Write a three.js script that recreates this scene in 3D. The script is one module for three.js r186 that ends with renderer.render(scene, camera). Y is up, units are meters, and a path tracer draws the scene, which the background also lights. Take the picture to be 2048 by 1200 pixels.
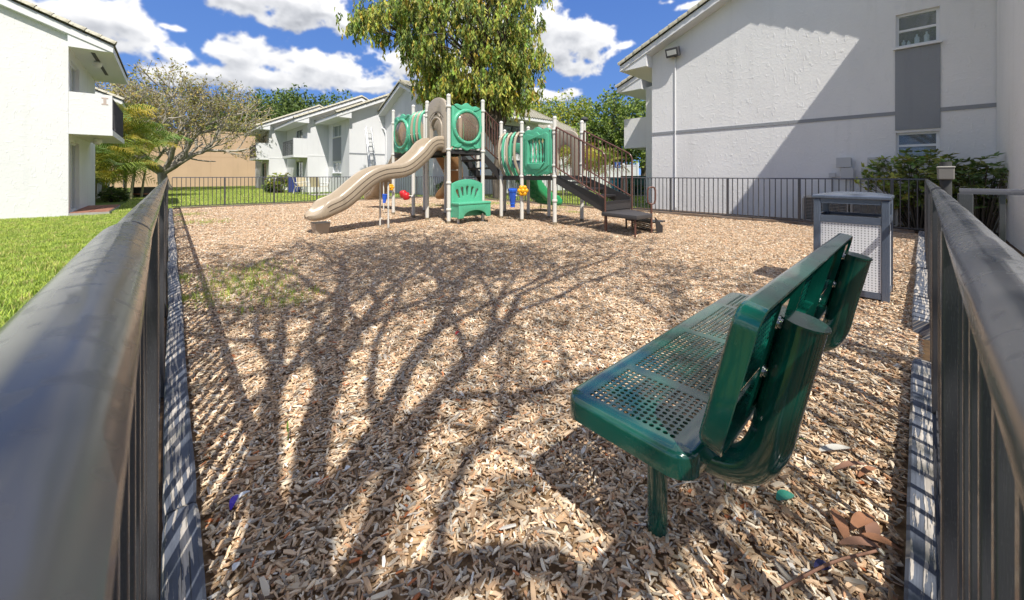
import * as THREE from 'three';
import { mergeGeometries, mergeVertices, toCreasedNormals } from 'three/addons/utils/BufferGeometryUtils.js';
import { RoundedBoxGeometry } from 'three/addons/geometries/RoundedBoxGeometry.js';
import { ImprovedNoise } from 'three/addons/math/ImprovedNoise.js';

// ---------------------------------------------------------------- frame of the place
// The playground is a rectangle with one corner under the camera. World x = U runs along the fence on the right,
// world -z = V runs along the fence on the left. The camera looks across the rectangle from that corner.
const scene = new THREE.Scene();
const FU = 0.675, FV = 0.738, FPX = 750, HORIZON = 350, EYE = 1.13;
const camera = new THREE.PerspectiveCamera(2 * Math.atan(850 / FPX) * 180 / Math.PI, 2048 / 1700, 0.02, 600);
camera.setViewOffset(2048, 1700, 0, 850 - HORIZON, 2048, 1200);
camera.position.set(0, EYE, 0);
camera.lookAt(FU, EYE, -FV);
camera.focus = 3.5; camera.userData.fStop = 13;
scene.add(camera);

// ---------------------------------------------------------------- renderer, sun, sky
const renderer = new THREE.WebGLRenderer({ antialias: true });
renderer.toneMapping = THREE.LinearToneMapping;
renderer.toneMappingExposure = 1.75;
renderer.shadowMap.enabled = true;
const SUN = new THREE.Vector3(-0.3, 1.0, 0.64).normalize();     // towards the sun
const sun = new THREE.DirectionalLight(new THREE.Color(1.0, 0.95, 0.87), 3.35);
sun.position.copy(SUN).multiplyScalar(60); sun.target.position.set(0, 0, 0);
sun.castShadow = true; sun.shadow.mapSize.set(4096, 4096);
Object.assign(sun.shadow.camera, { left: -40, right: 40, top: 40, bottom: -40, near: 1, far: 150 });
scene.add(sun, sun.target);

// ---------------------------------------------------------------- helpers
function rng(seed) { let s = seed | 0; return () => { s = (s + 0x6d2b79f5) | 0; let t = Math.imul(s ^ (s >>> 15), 1 | s); t = (t + Math.imul(t ^ (t >>> 7), 61 | t)) ^ t; return ((t ^ (t >>> 14)) >>> 0) / 4294967296; }; }
const V3 = (u, y, v) => new THREE.Vector3(u, y, -v);
const lerp = (a, b, t) => a + (b - a) * t, clamp = (x, a = 0, b = 1) => Math.min(b, Math.max(a, x));
const sstep = (a, b, x) => { const t = clamp((x - a) / (b - a)); return t * t * (3 - 2 * t); };
const IN = new ImprovedNoise(), n3 = (x, y, z) => IN.noise(x, y, z);
const fbm = (x, y, z, o = 4) => { let s = 0, a = 0.5; for (let i = 0; i < o; i++) { s += a * n3(x, y, z); x = x * 2.03 + 7.1; y = y * 2.03 + 3.7; z = z * 2.03 + 1.3; a *= 0.5; } return s; };
// pixel of the 2048 x 1200 photograph -> a ray; then the point on the ground, at a forward depth, or on a wall
const ray = (px, py) => { const k = (px - 1024) / FPX; return { u: FU + k * FV, v: FV - k * FU, y: (HORIZON - py) / FPX }; };
const onGround = (px, py, h = 0) => { const r = ray(px, py), t = (h - EYE) / r.y; return [r.u * t, r.v * t]; };
const atDepth = (px, z) => { const r = ray(px, 0); return [r.u * z, r.v * z]; };

const taken = new Map();
function numbered(name) { const n = taken.get(name) ?? 0; taken.set(name, n + 1); return n ? `${name}_${String(n).padStart(3, '0')}` : name; }
function tag(o, label, category, group) { o.userData.label = label; o.userData.category = category; if (group) o.userData.group = group; return o; }
function thing(name, label, category, group) { const g = new THREE.Group(); g.name = numbered(name); scene.add(g); return tag(g, label, category, group); }
function add(parent, name, geo, mat) {
  const m = new THREE.Mesh(geo, mat); m.name = parent === scene ? numbered(name) : name;
  m.castShadow = m.receiveShadow = true; parent.add(m); return m;
}
function seat(g, u, y, v) { const p = V3(u, y, v); for (const c of g.children) c.position.sub(p); g.position.add(p); return g; }   // move a thing's origin to its base
const X = (geo, m) => geo.applyMatrix4(m);
function box(u0, u1, y0, y1, v0, v1) { const g = new THREE.BoxGeometry(Math.abs(u1 - u0), Math.abs(y1 - y0), Math.abs(v1 - v0)); g.translate((u0 + u1) / 2, (y0 + y1) / 2, -(v0 + v1) / 2); return g; }
function rbox(u0, u1, y0, y1, v0, v1, r = 0.01, s = 2) { const g = new RoundedBoxGeometry(Math.abs(u1 - u0), Math.abs(y1 - y0), Math.abs(v1 - v0), s, r); g.translate((u0 + u1) / 2, (y0 + y1) / 2, -(v0 + v1) / 2); return g; }
const strip = (g) => { for (const k of Object.keys(g.attributes)) if (!['position', 'normal', 'uv'].includes(k)) g.deleteAttribute(k); if (!g.attributes.uv) g.setAttribute('uv', new THREE.BufferAttribute(new Float32Array(g.attributes.position.count * 2), 2)); return g.index ? g.toNonIndexed() : g; };
const merge = (list) => mergeGeometries(list.map(strip));
// uv in metres, from the axis that a face looks along
function metres(geo, s = 1, ou = 0, ov = 0) {
  const g = geo.index ? geo.toNonIndexed() : geo; const p = g.attributes.position, uv = new Float32Array(p.count * 2);
  const a = new THREE.Vector3(), b = new THREE.Vector3(), c = new THREE.Vector3();
  for (let i = 0; i < p.count; i += 3) {
    a.fromBufferAttribute(p, i); b.fromBufferAttribute(p, i + 1); c.fromBufferAttribute(p, i + 2);
    const n = b.clone().sub(a).cross(c.clone().sub(a)); const ax = Math.abs(n.x), ay = Math.abs(n.y), az = Math.abs(n.z);
    [a, b, c].forEach((q, k) => { let x, y; if (ay > ax && ay > az) { x = q.x; y = q.z; } else if (ax > az) { x = q.z; y = q.y; } else { x = q.x; y = q.y; } uv[(i + k) * 2] = x * s + ou; uv[(i + k) * 2 + 1] = y * s + ov; });
  }
  g.setAttribute('uv', new THREE.BufferAttribute(uv, 2)); return g;
}
// a tube through points; r is a number or a function of 0..1
function tube(pts, r, sides = 8, cap = true) {
  const n = pts.length, pos = [], uv = [], idx = [], rf = typeof r === 'function' ? r : () => r;
  let T = pts[1].clone().sub(pts[0]).normalize(), N = Math.abs(T.y) < 0.9 ? new THREE.Vector3(0, 1, 0) : new THREE.Vector3(1, 0, 0);
  N.sub(T.clone().multiplyScalar(N.dot(T))).normalize(); let len = 0;
  for (let i = 0; i < n; i++) {
    const t = pts[Math.min(i + 1, n - 1)].clone().sub(pts[Math.max(i - 1, 0)]).normalize();
    N.sub(t.clone().multiplyScalar(N.dot(t))).normalize(); const Bn = t.clone().cross(N), rr = rf(i / (n - 1));
    if (i) len += pts[i].distanceTo(pts[i - 1]);
    for (let k = 0; k <= sides; k++) { const a = k / sides * Math.PI * 2, c = Math.cos(a) * rr, s = Math.sin(a) * rr; pos.push(pts[i].x + N.x * c + Bn.x * s, pts[i].y + N.y * c + Bn.y * s, pts[i].z + N.z * c + Bn.z * s); uv.push(k / sides, len); }
  }
  const w = sides + 1;
  for (let i = 0; i < n - 1; i++) for (let k = 0; k < sides; k++) { const a = i * w + k, b = a + 1, c = a + w, d = c + 1; idx.push(a, b, c, b, d, c); }
  const g = new THREE.BufferGeometry();
  const body = () => { g.setAttribute('position', new THREE.Float32BufferAttribute(pos, 3)); g.setAttribute('uv', new THREE.Float32BufferAttribute(uv, 2)); g.setIndex(idx); g.computeVertexNormals(); return g; };
  if (cap) for (const e of [0, n - 1]) { const c0 = pos.length / 3; pos.push(pts[e].x, pts[e].y, pts[e].z); uv.push(0.5, 0); for (let k = 0; k <= sides; k++) { const q = (e * w + k) * 3; pos.push(pos[q], pos[q + 1], pos[q + 2]); uv.push(0.5, 0); } for (let k = 0; k < sides; k++) e ? idx.push(c0, c0 + 1 + k, c0 + 2 + k) : idx.push(c0, c0 + 2 + k, c0 + 1 + k); }
  return body();
}
const bar = (a, b, r, s = 8) => tube([a, b], r, s);
const curve = (pts, n) => new THREE.CatmullRomCurve3(pts, false, 'centripetal').getPoints(n);
// skin over rings of points
function loft(rings, closed = true, caps = true) {
  const m = rings[0].length, pos = [], uv = [], idx = [], w = closed ? m + 1 : m;
  let L = 0; rings.forEach((r, i) => { if (i) L += r[0].distanceTo(rings[i - 1][0]); let q = 0; for (let k = 0; k < w; k++) { const p = r[k % m]; if (k) q += p.distanceTo(r[(k - 1) % m]); pos.push(p.x, p.y, p.z); uv.push(q, L); } });
  for (let i = 0; i < rings.length - 1; i++) for (let k = 0; k < w - 1; k++) { const a = i * w + k, b = a + 1, c = a + w, d = c + 1; idx.push(a, c, b, b, c, d); }
  if (caps && closed) for (const e of [0, rings.length - 1]) { const c = rings[e].reduce((s, p) => s.add(p), new THREE.Vector3()).multiplyScalar(1 / m), o = pos.length / 3; pos.push(c.x, c.y, c.z); uv.push(0, 0); for (let k = 0; k < w; k++) { const p = rings[e][k % m]; pos.push(p.x, p.y, p.z); uv.push(0, 0); } for (let k = 0; k < w - 1; k++) e ? idx.push(o, o + 2 + k, o + 1 + k) : idx.push(o, o + 1 + k, o + 2 + k); }
  const g = new THREE.BufferGeometry(); g.setAttribute('position', new THREE.Float32BufferAttribute(pos, 3)); g.setAttribute('uv', new THREE.Float32BufferAttribute(uv, 2)); g.setIndex(idx); g.computeVertexNormals(); return g;
}
const flip = (g0) => { const g = g0.index ? g0.toNonIndexed() : g0, p = g.attributes.position; for (let i = 0; i < p.count; i += 3) for (const k of ['position', 'normal', 'uv']) { const at = g.attributes[k]; if (!at) continue; const n = at.itemSize; for (let q = 0; q < n; q++) { const t = at.array[(i + 1) * n + q]; at.array[(i + 1) * n + q] = at.array[(i + 2) * n + q]; at.array[(i + 2) * n + q] = t; } } g.computeVertexNormals(); return g; };
const creased = (g, a = 0.6) => toCreasedNormals(g, a);
// facing: a frame whose x runs to the right and whose z looks out of a wall
function F(facing, at) {   // at = the plane's U (facing +-U) or V (facing +-V)
  const m = new THREE.Matrix4(), t = { '-V': 0, '-U': -Math.PI / 2, '+U': Math.PI / 2, '+V': Math.PI }[facing];
  m.makeRotationY(t); m.setPosition(facing.endsWith('U') ? at : 0, 0, facing.endsWith('V') ? -at : 0); return m;
}
const fx = (facing, c) => (facing === '-V' || facing === '+U') ? c : -c;  // the frame's x for a U (facing V) or a V (facing U)
function shapeOf(pts) { const s = new THREE.Shape(); pts.forEach(([x, y], i) => (i ? s.lineTo(x, y) : s.moveTo(x, y))); s.closePath(); return s; }
function slab(outline, holes, thick, bevel = 0) {   // front face at z = 0, going back
  const s = shapeOf(outline); for (const h of holes) { if (!Array.isArray(h)) s.holes.push(h); else { const [a, b, c, d] = h, p = new THREE.Path(); p.moveTo(a, b); p.lineTo(a, d); p.lineTo(c, d); p.lineTo(c, b); p.closePath(); s.holes.push(p); } }
  const g = new THREE.ExtrudeGeometry(s, { depth: thick - 2 * bevel, bevelEnabled: bevel > 0, bevelThickness: bevel, bevelSize: bevel, bevelOffset: -bevel, bevelSegments: 2, curveSegments: 20 });
  g.translate(0, 0, -thick + bevel); return g;
}
// perforated sheet in x, y with hole walls; cells of pitch p
function perforated(nx, ny, p, r, depth = 0.003, square = false) {
  const pos = [], seg = 8;
  const ring = (rr, sq) => Array.from({ length: seg }, (_, k) => { const a = k / seg * Math.PI * 2; const c = Math.cos(a), s = Math.sin(a); if (!sq) return [c * rr, s * rr]; const m = rr / Math.max(Math.abs(c), Math.abs(s)); return [c * m, s * m]; });
  const A = ring(p / 2, true), Bq = ring(r, square);
  const tri = (...q) => pos.push(...q.flat());
  for (let i = 0; i < nx; i++) for (let j = 0; j < ny; j++) {
    const cx = (i + 0.5) * p, cy = (j + 0.5) * p, P = (q, z) => [cx + q[0], cy + q[1], z];
    for (let k = 0; k < seg; k++) { const l = (k + 1) % seg;
      tri(P(A[k], 0), P(A[l], 0), P(Bq[k], 0)); tri(P(Bq[k], 0), P(A[l], 0), P(Bq[l], 0));
      tri(P(Bq[k], 0), P(Bq[l], 0), P(Bq[k], -depth)); tri(P(Bq[k], -depth), P(Bq[l], 0), P(Bq[l], -depth)); }
  }
  const g = new THREE.BufferGeometry(); g.setAttribute('position', new THREE.Float32BufferAttribute(pos, 3)); g.computeVertexNormals(); return g;
}

// ---------------------------------------------------------------- the sky, computed
{
  const W = 3072, H = 1536, data = new Float32Array(W * H * 4), R = rng(71);
  const ae = (px, py) => { const r = ray(px, py), x = r.u, z = -r.v; return [Math.atan2(z, x), Math.atan2(r.y, Math.hypot(x, z))]; };
  const blobs = [];   // [azimuth, elevation, half width, half height, weight]
  const put = (px, py, rx, ry, w = 1) => { const [a, e] = ae(px, py), [a2] = ae(px + rx, py), [, e2] = ae(px, py - ry); blobs.push([a, e, Math.abs(a2 - a) * Math.cos(e), Math.abs(e2 - e), w]); };
  // the clouds in view
  for (const c of [[1135, 62, 62, 52], [1090, 62, 50, 46], [1185, 88, 46, 44], [1120, 110, 66, 46], [1060, 95, 40, 40], [1150, 135, 48, 24], [1075, 190, 44, 15], [1110, 192, 36, 12], [1045, 196, 40, 14], [1140, 187, 26, 10],
    [360, 112, 46, 30], [430, 108, 46, 30], [480, 116, 60, 36], [545, 118, 62, 38], [620, 132, 70, 36], [690, 150, 80, 34], [560, 160, 120, 34], [420, 150, 110, 36], [330, 150, 60, 26], [740, 172, 70, 24],
    [470, 0, 110, 34], [560, 4, 120, 52], [640, 22, 90, 50], [420, -18, 90, 26], [600, 40, 70, 40], [680, 46, 50, 30],
    [190, 40, 90, 60], [250, 50, 60, 52], [150, 90, 100, 50], [225, 95, 70, 34], [290, 70, 40, 36], [100, 30, 120, 60], [60, 110, 120, 40],
    [355, 57, 24, 9, 0.8], [330, 52, 16, 7, 0.7], [1390, 8, 34, 9, 0.7], [1340, 4, 20, 6, 0.6], [1250, 92, 14, 6, 0.6],
    [880, 20, 80, 60], [960, 60, 60, 60], [860, 130, 90, 40], [2000, -60, 160, 60], [1700, -130, 150, 50]]) put(...c);
  // the same kind of clouds all round
  const azC = Math.atan2(-FV, FU);
  for (let i = 0; i < 92; i++) {
    const az = (i / 92 + R() * 0.03) * Math.PI * 2 - Math.PI, el = 0.06 + Math.pow(R(), 1.3) * 1.15; let da = az - azC; da = Math.atan2(Math.sin(da), Math.cos(da));
    if (Math.abs(da) < 1.05 && el < 0.52) { R(); continue; }
    const n = 4 + Math.floor(R() * 4), s = 0.07 + R() * 0.09;
    for (let k = 0; k < n; k++) blobs.push([az + (R() - 0.5) * s * 3.4 / Math.cos(Math.min(el, 1.2)), el + (R() - 0.35) * s * 0.8, s * (0.6 + R() * 0.7), s * (0.35 + R() * 0.35), 1]);
  }
  const rowOf = (el) => (el / Math.PI + 0.5) * H, field = new Float32Array(W * H).fill(-3), under = new Float32Array(W * H);
  for (const [az, el, rx, ry, w] of blobs) {
    const r0 = Math.max(H / 2, Math.floor(rowOf(el - ry * 2.2))), r1 = Math.min(H - 1, Math.ceil(rowOf(el + ry * 2.2)));
    for (let j = r0; j <= r1; j++) {
      const e = ((j + 0.5) / H - 0.5) * Math.PI, ce = Math.cos(e), half = Math.min(W / 2, Math.ceil(rx * 2.2 / Math.max(ce, 0.05) / (2 * Math.PI) * W)), c0 = Math.round((az / (2 * Math.PI) + 0.5) * W);
      for (let d = -half; d < half; d++) {
        const i = ((c0 + d) % W + W) % W, dx = d / W * 2 * Math.PI * ce / rx; let dy = (e - el) / ry; if (dy < 0) dy *= 1.35;
        const f = (1 - Math.sqrt(dx * dx + dy * dy)) * w, q = j * W + i;
        if (f > -1.2) { const a = field[q]; const h = clamp(0.5 + 0.5 * (f - a) / 0.35); field[q] = a * (1 - h) + f * h + 0.35 * h * (1 - h); if (f > 0) under[q] = Math.max(under[q], clamp(-dy * 0.9 + 0.1) * f * 2); }
      }
    }
  }
  const dens = new Float32Array(W * H);
  for (let j = H / 2; j < H; j++) {
    const e = ((j + 0.5) / H - 0.5) * Math.PI, ce = Math.cos(e), y = Math.sin(e);
    for (let i = 0; i < W; i++) {
      const q = j * W + i; if (field[q] < -1.1) { dens[q] = -2; continue; }
      const a = ((i + 0.5) / W - 0.5) * 2 * Math.PI, x = ce * Math.cos(a), z = ce * Math.sin(a);
      let s = 0, am = 0.5, fq = 10; for (let o = 0; o < 7; o++) { s += am * (1 - 2.2 * Math.abs(n3(x * fq + 3 * o, y * fq * 1.2, z * fq - 5 * o))); am *= 0.56; fq *= 2.05; }
      dens[q] = field[q] * 0.9 + (s - 0.6) * 1.15;
    }
  }
  const D = (i, j) => dens[clamp(Math.round(j), H / 2, H - 1) * W + ((Math.round(i) % W) + W) % W];
  for (let j = 0; j < H; j++) {
    const e = ((j + 0.5) / H - 0.5) * Math.PI, up = clamp(Math.sin(Math.max(e, 0)));
    const t = Math.pow(up, 0.55), base = [lerp(0.14, 0.012, t), lerp(0.28, 0.05, t), lerp(0.56, 0.26, t)];
    for (let i = 0; i < W; i++) {
      const q = j * W + i, o = q * 4; let c = base;
      if (j >= H / 2) {
        const d = dens[q], al = sstep(-0.16, 0.3, d);
        if (al > 0) {
          // lit from above, towards the sun's side; thick parts and undersides are greyer
          const near = clamp((d - D(i + 2, j + 4)) * 1.1, -1, 1), mid = clamp((d - D(i + 6, j + 12)) * 0.9, -1, 1), wide = clamp((d - D(i + 12, j + 30)) * 0.8, -1, 1);
          const thick = sstep(0.2, 1.0, d), uw = clamp(under[q]); let b = 0.52 + 0.08 * near + 0.12 * mid + 0.12 * wide - 0.3 * uw * thick - 0.11 * thick; b = clamp(b, 0.24, 0.7);
          const g = clamp((b - 0.3) / 0.3); c = [lerp(base[0], b * lerp(0.93, 1, g), al), lerp(base[1], b * lerp(0.97, 1, g), al), lerp(base[2], b * lerp(1.06, 1.01, g), al)];
        }
      } else c = [0.24, 0.24, 0.22];
      data[o] = c[0]; data[o + 1] = c[1]; data[o + 2] = c[2]; data[o + 3] = 1;
    }
  }
  const sky = new THREE.DataTexture(data, W, H, THREE.RGBAFormat, THREE.FloatType);
  sky.mapping = THREE.EquirectangularReflectionMapping; sky.magFilter = THREE.LinearFilter; sky.needsUpdate = true;
  scene.background = sky; scene.environment = sky;
}

// ---------------------------------------------------------------- textures
function tex(w, h, f, { srgb = true, rx = 1, ry = 1 } = {}) {
  const d = new Uint8Array(w * h * 4); for (let y = 0; y < h; y++) for (let x = 0; x < w; x++) { const c = f(x / w, y / h), o = (y * w + x) * 4; if (typeof c === 'number') d[o] = d[o + 1] = d[o + 2] = clamp(c, 0, 1) * 255; else { d[o] = clamp(c[0], 0, 1) * 255; d[o + 1] = clamp(c[1], 0, 1) * 255; d[o + 2] = clamp(c[2], 0, 1) * 255; } d[o + 3] = 255; }
  const t = new THREE.DataTexture(d, w, h); t.wrapS = t.wrapT = THREE.RepeatWrapping; t.magFilter = THREE.LinearFilter; t.repeat.set(rx, ry); if (srgb) t.colorSpace = THREE.SRGBColorSpace; t.needsUpdate = true; return t;
}
// noise that repeats over the unit square
const hash = (x, y, s) => { let h = Math.imul(x, 374761393) ^ Math.imul(y, 668265263) ^ Math.imul(s, 974711); h = Math.imul(h ^ (h >>> 13), 1274126177); return ((h ^ (h >>> 16)) >>> 0) / 4294967296; };
function pn(x, y, px, py, s) { x *= px; y *= py; const xi = Math.floor(x), yi = Math.floor(y), fx_ = x - xi, fy = y - yi, u = fx_ * fx_ * (3 - 2 * fx_), v = fy * fy * (3 - 2 * fy), m = (a, b) => hash(((a % px) + px) % px, ((b % py) + py) % py, s); return lerp(lerp(m(xi, yi), m(xi + 1, yi), u), lerp(m(xi, yi + 1), m(xi + 1, yi + 1), u), v); }
const pf = (x, y, px, py, s, o = 4) => { let t = 0, a = 0.5, n = 0; for (let i = 0; i < o; i++) { t += a * pn(x, y, px << i, py << i, s + i); n += a; a *= 0.55; } return t / n; };
const mixc = (a, b, t) => [lerp(a[0], b[0], t), lerp(a[1], b[1], t), lerp(a[2], b[2], t)];
const hex = (h) => [(h >> 16 & 255) / 255, (h >> 8 & 255) / 255, (h & 255) / 255];

const T = {};
T.stuccoBump = tex(768, 768, (x, y) => { const f = pf(x, y, 60, 60, 3, 4), dash = sstep(0.7, 0.84, pn(x, y, 64, 16, 11)) * sstep(0.45, 0.65, pn(x, y, 140, 40, 12)), hz = sstep(0.76, 0.86, pn(x, y, 12, 60, 21)) * sstep(0.5, 0.65, pn(x, y, 20, 60, 22)); return 0.35 * f + 0.4 * pf(x, y, 4, 5, 5, 3) + 0.34 * dash + 0.16 * hz; }, { srgb: false, rx: 0.4, ry: 0.4 });
T.stucco = tex(512, 512, (x, y) => { const f = pf(x, y, 5, 3, 31, 5), s = pf(x, y, 30, 2, 33, 3); const v = 0.94 + 0.06 * f - 0.02 * sstep(0.6, 0.85, s); return [v, v, v * 1.0]; }, { rx: 0.19, ry: 0.23 });
T.grain = tex(512, 512, (x, y) => { const v = 0.88 + 0.24 * (pf(x, y, 60, 60, 41, 3) - 0.5) + 0.2 * (pf(x, y, 6, 6, 43, 4) - 0.5); return [v, v, v]; });
T.rough = tex(512, 512, (x, y) => 0.62 + 0.5 * (pf(x, y, 9, 9, 51, 5) - 0.5) + 0.25 * sstep(0.7, 0.8, pn(x, y, 90, 90, 57)), { srgb: false, rx: 1.3, ry: 1.3 });
T.fine = tex(256, 256, (x, y) => pf(x, y, 32, 32, 61, 3), { srgb: false, rx: 6, ry: 6 });
T.soil = tex(1024, 1024, (x, y) => { const a = pf(x, y, 90, 90, 71, 4), b = pf(x, y, 8, 8, 73, 4); return mixc(hex(0x4a3826), hex(0x8a6d4e), clamp(a * 1.3 - 0.25 + (b - 0.5) * 0.6)); }, { rx: 0.5, ry: 0.5 });
T.mulch = tex(1024, 1024, (x, y) => { const a = pf(x, y, 120, 120, 171, 4), b = pf(x, y, 8, 8, 173, 4); return mixc(hex(0x7d6348), hex(0xd4b48c), clamp(a * 1.5 - 0.3 + (b - 0.5) * 0.4)); }, { rx: 0.5, ry: 0.5 });
T.turf = tex(1024, 1024, (x, y) => { const a = pf(x, y, 140, 140, 81, 3), b = pf(x, y, 7, 7, 83, 4), c = pf(x, y, 30, 30, 85, 3); return mixc(mixc(hex(0x3c4d1c), hex(0x7f8f3a), clamp(a * 1.4 - 0.2)), hex(0x8d7f4c), sstep(0.55, 0.8, b * 0.6 + c * 0.4) * 0.6); }, { rx: 0.33, ry: 0.33 });
// weathered timber under flaking grey paint: grain along u
T.timber = tex(1024, 256, (x, y) => {
  const gr = pf(x, y, 3, 40, 91, 4), kn = pf(x, y, 6, 5, 93, 3), ring = 0.5 + 0.5 * Math.sin((y * 26 + kn * 9 + gr * 3) * 6.283);
  const wood = mixc(hex(0x9d958c), hex(0xd9d2c8), clamp(gr * 0.8 + ring * 0.3)), crack = sstep(0.78, 0.86, pn(x, y, 4, 90, 97)) * sstep(0.4, 0.6, pn(x, y, 14, 8, 98));
  const paint = mixc(hex(0x4b515e), hex(0x6c7380), pf(x, y, 14, 14, 95, 4)), flake = pf(x, y, 9, 22, 99, 5) + 0.35 * (pf(x, y, 3, 3, 101, 3) - 0.5), k = sstep(0.53, 0.56, flake);
  return mixc(mixc(paint, wood, k), hex(0x2c2a28), crack * 0.8);
}, { rx: 0.8, ry: 1 });
T.timberBump = tex(1024, 256, (x, y) => { const gr = pf(x, y, 3, 40, 91, 4), flake = pf(x, y, 9, 22, 99, 5) + 0.35 * (pf(x, y, 3, 3, 101, 3) - 0.5); return 0.5 * gr + 0.5 * (1 - sstep(0.53, 0.56, flake)); }, { srgb: false, rx: 0.8, ry: 1 });
T.timberOld = tex(512, 128, (x, y) => { const gr = pf(x, y, 3, 40, 111, 4), b = pf(x, y, 10, 6, 113, 4); return mixc(mixc(hex(0x5c4a3c), hex(0x9a8672), gr), hex(0x8b8884), sstep(0.5, 0.6, b) * 0.7); }, { rx: 0.7, ry: 1 });
T.bark = tex(512, 512, (x, y) => { const v = pf(x, y, 10, 3, 121, 5); return mixc(hex(0x3d3428), hex(0x8d8476), clamp(v * 1.5 - 0.25)); }, { rx: 1, ry: 0.7 });
T.barkPale = tex(512, 512, (x, y) => { const v = pf(x, y, 8, 4, 131, 5); return mixc(hex(0x857d70), hex(0xd2cbbd), clamp(v * 1.5 - 0.25)); }, { rx: 1, ry: 0.7 });
T.tile = tex(512, 512, (x, y) => { const v = pf(x, y, 8, 8, 141, 5), s = sstep(0.62, 0.75, pf(x, y, 20, 20, 143, 3)); return mixc(mixc(hex(0xa9a493), hex(0xe2decf), v), hex(0x7b7868), s * 0.4); }, { rx: 1.1, ry: 1.1 });
T.concrete = tex(512, 512, (x, y) => { const v = pf(x, y, 20, 20, 151, 5), w = pf(x, y, 4, 4, 153, 3); return mixc(hex(0x8f8c86), hex(0xc9c6be), v * 0.6 + w * 0.4); });
T.clay = tex(512, 512, (x, y) => { const v = pf(x, y, 20, 20, 161, 5), w = pf(x, y, 4, 4, 163, 3); return mixc(hex(0x7a4a38), hex(0xb98a70), v * 0.5 + w * 0.5); });

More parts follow.
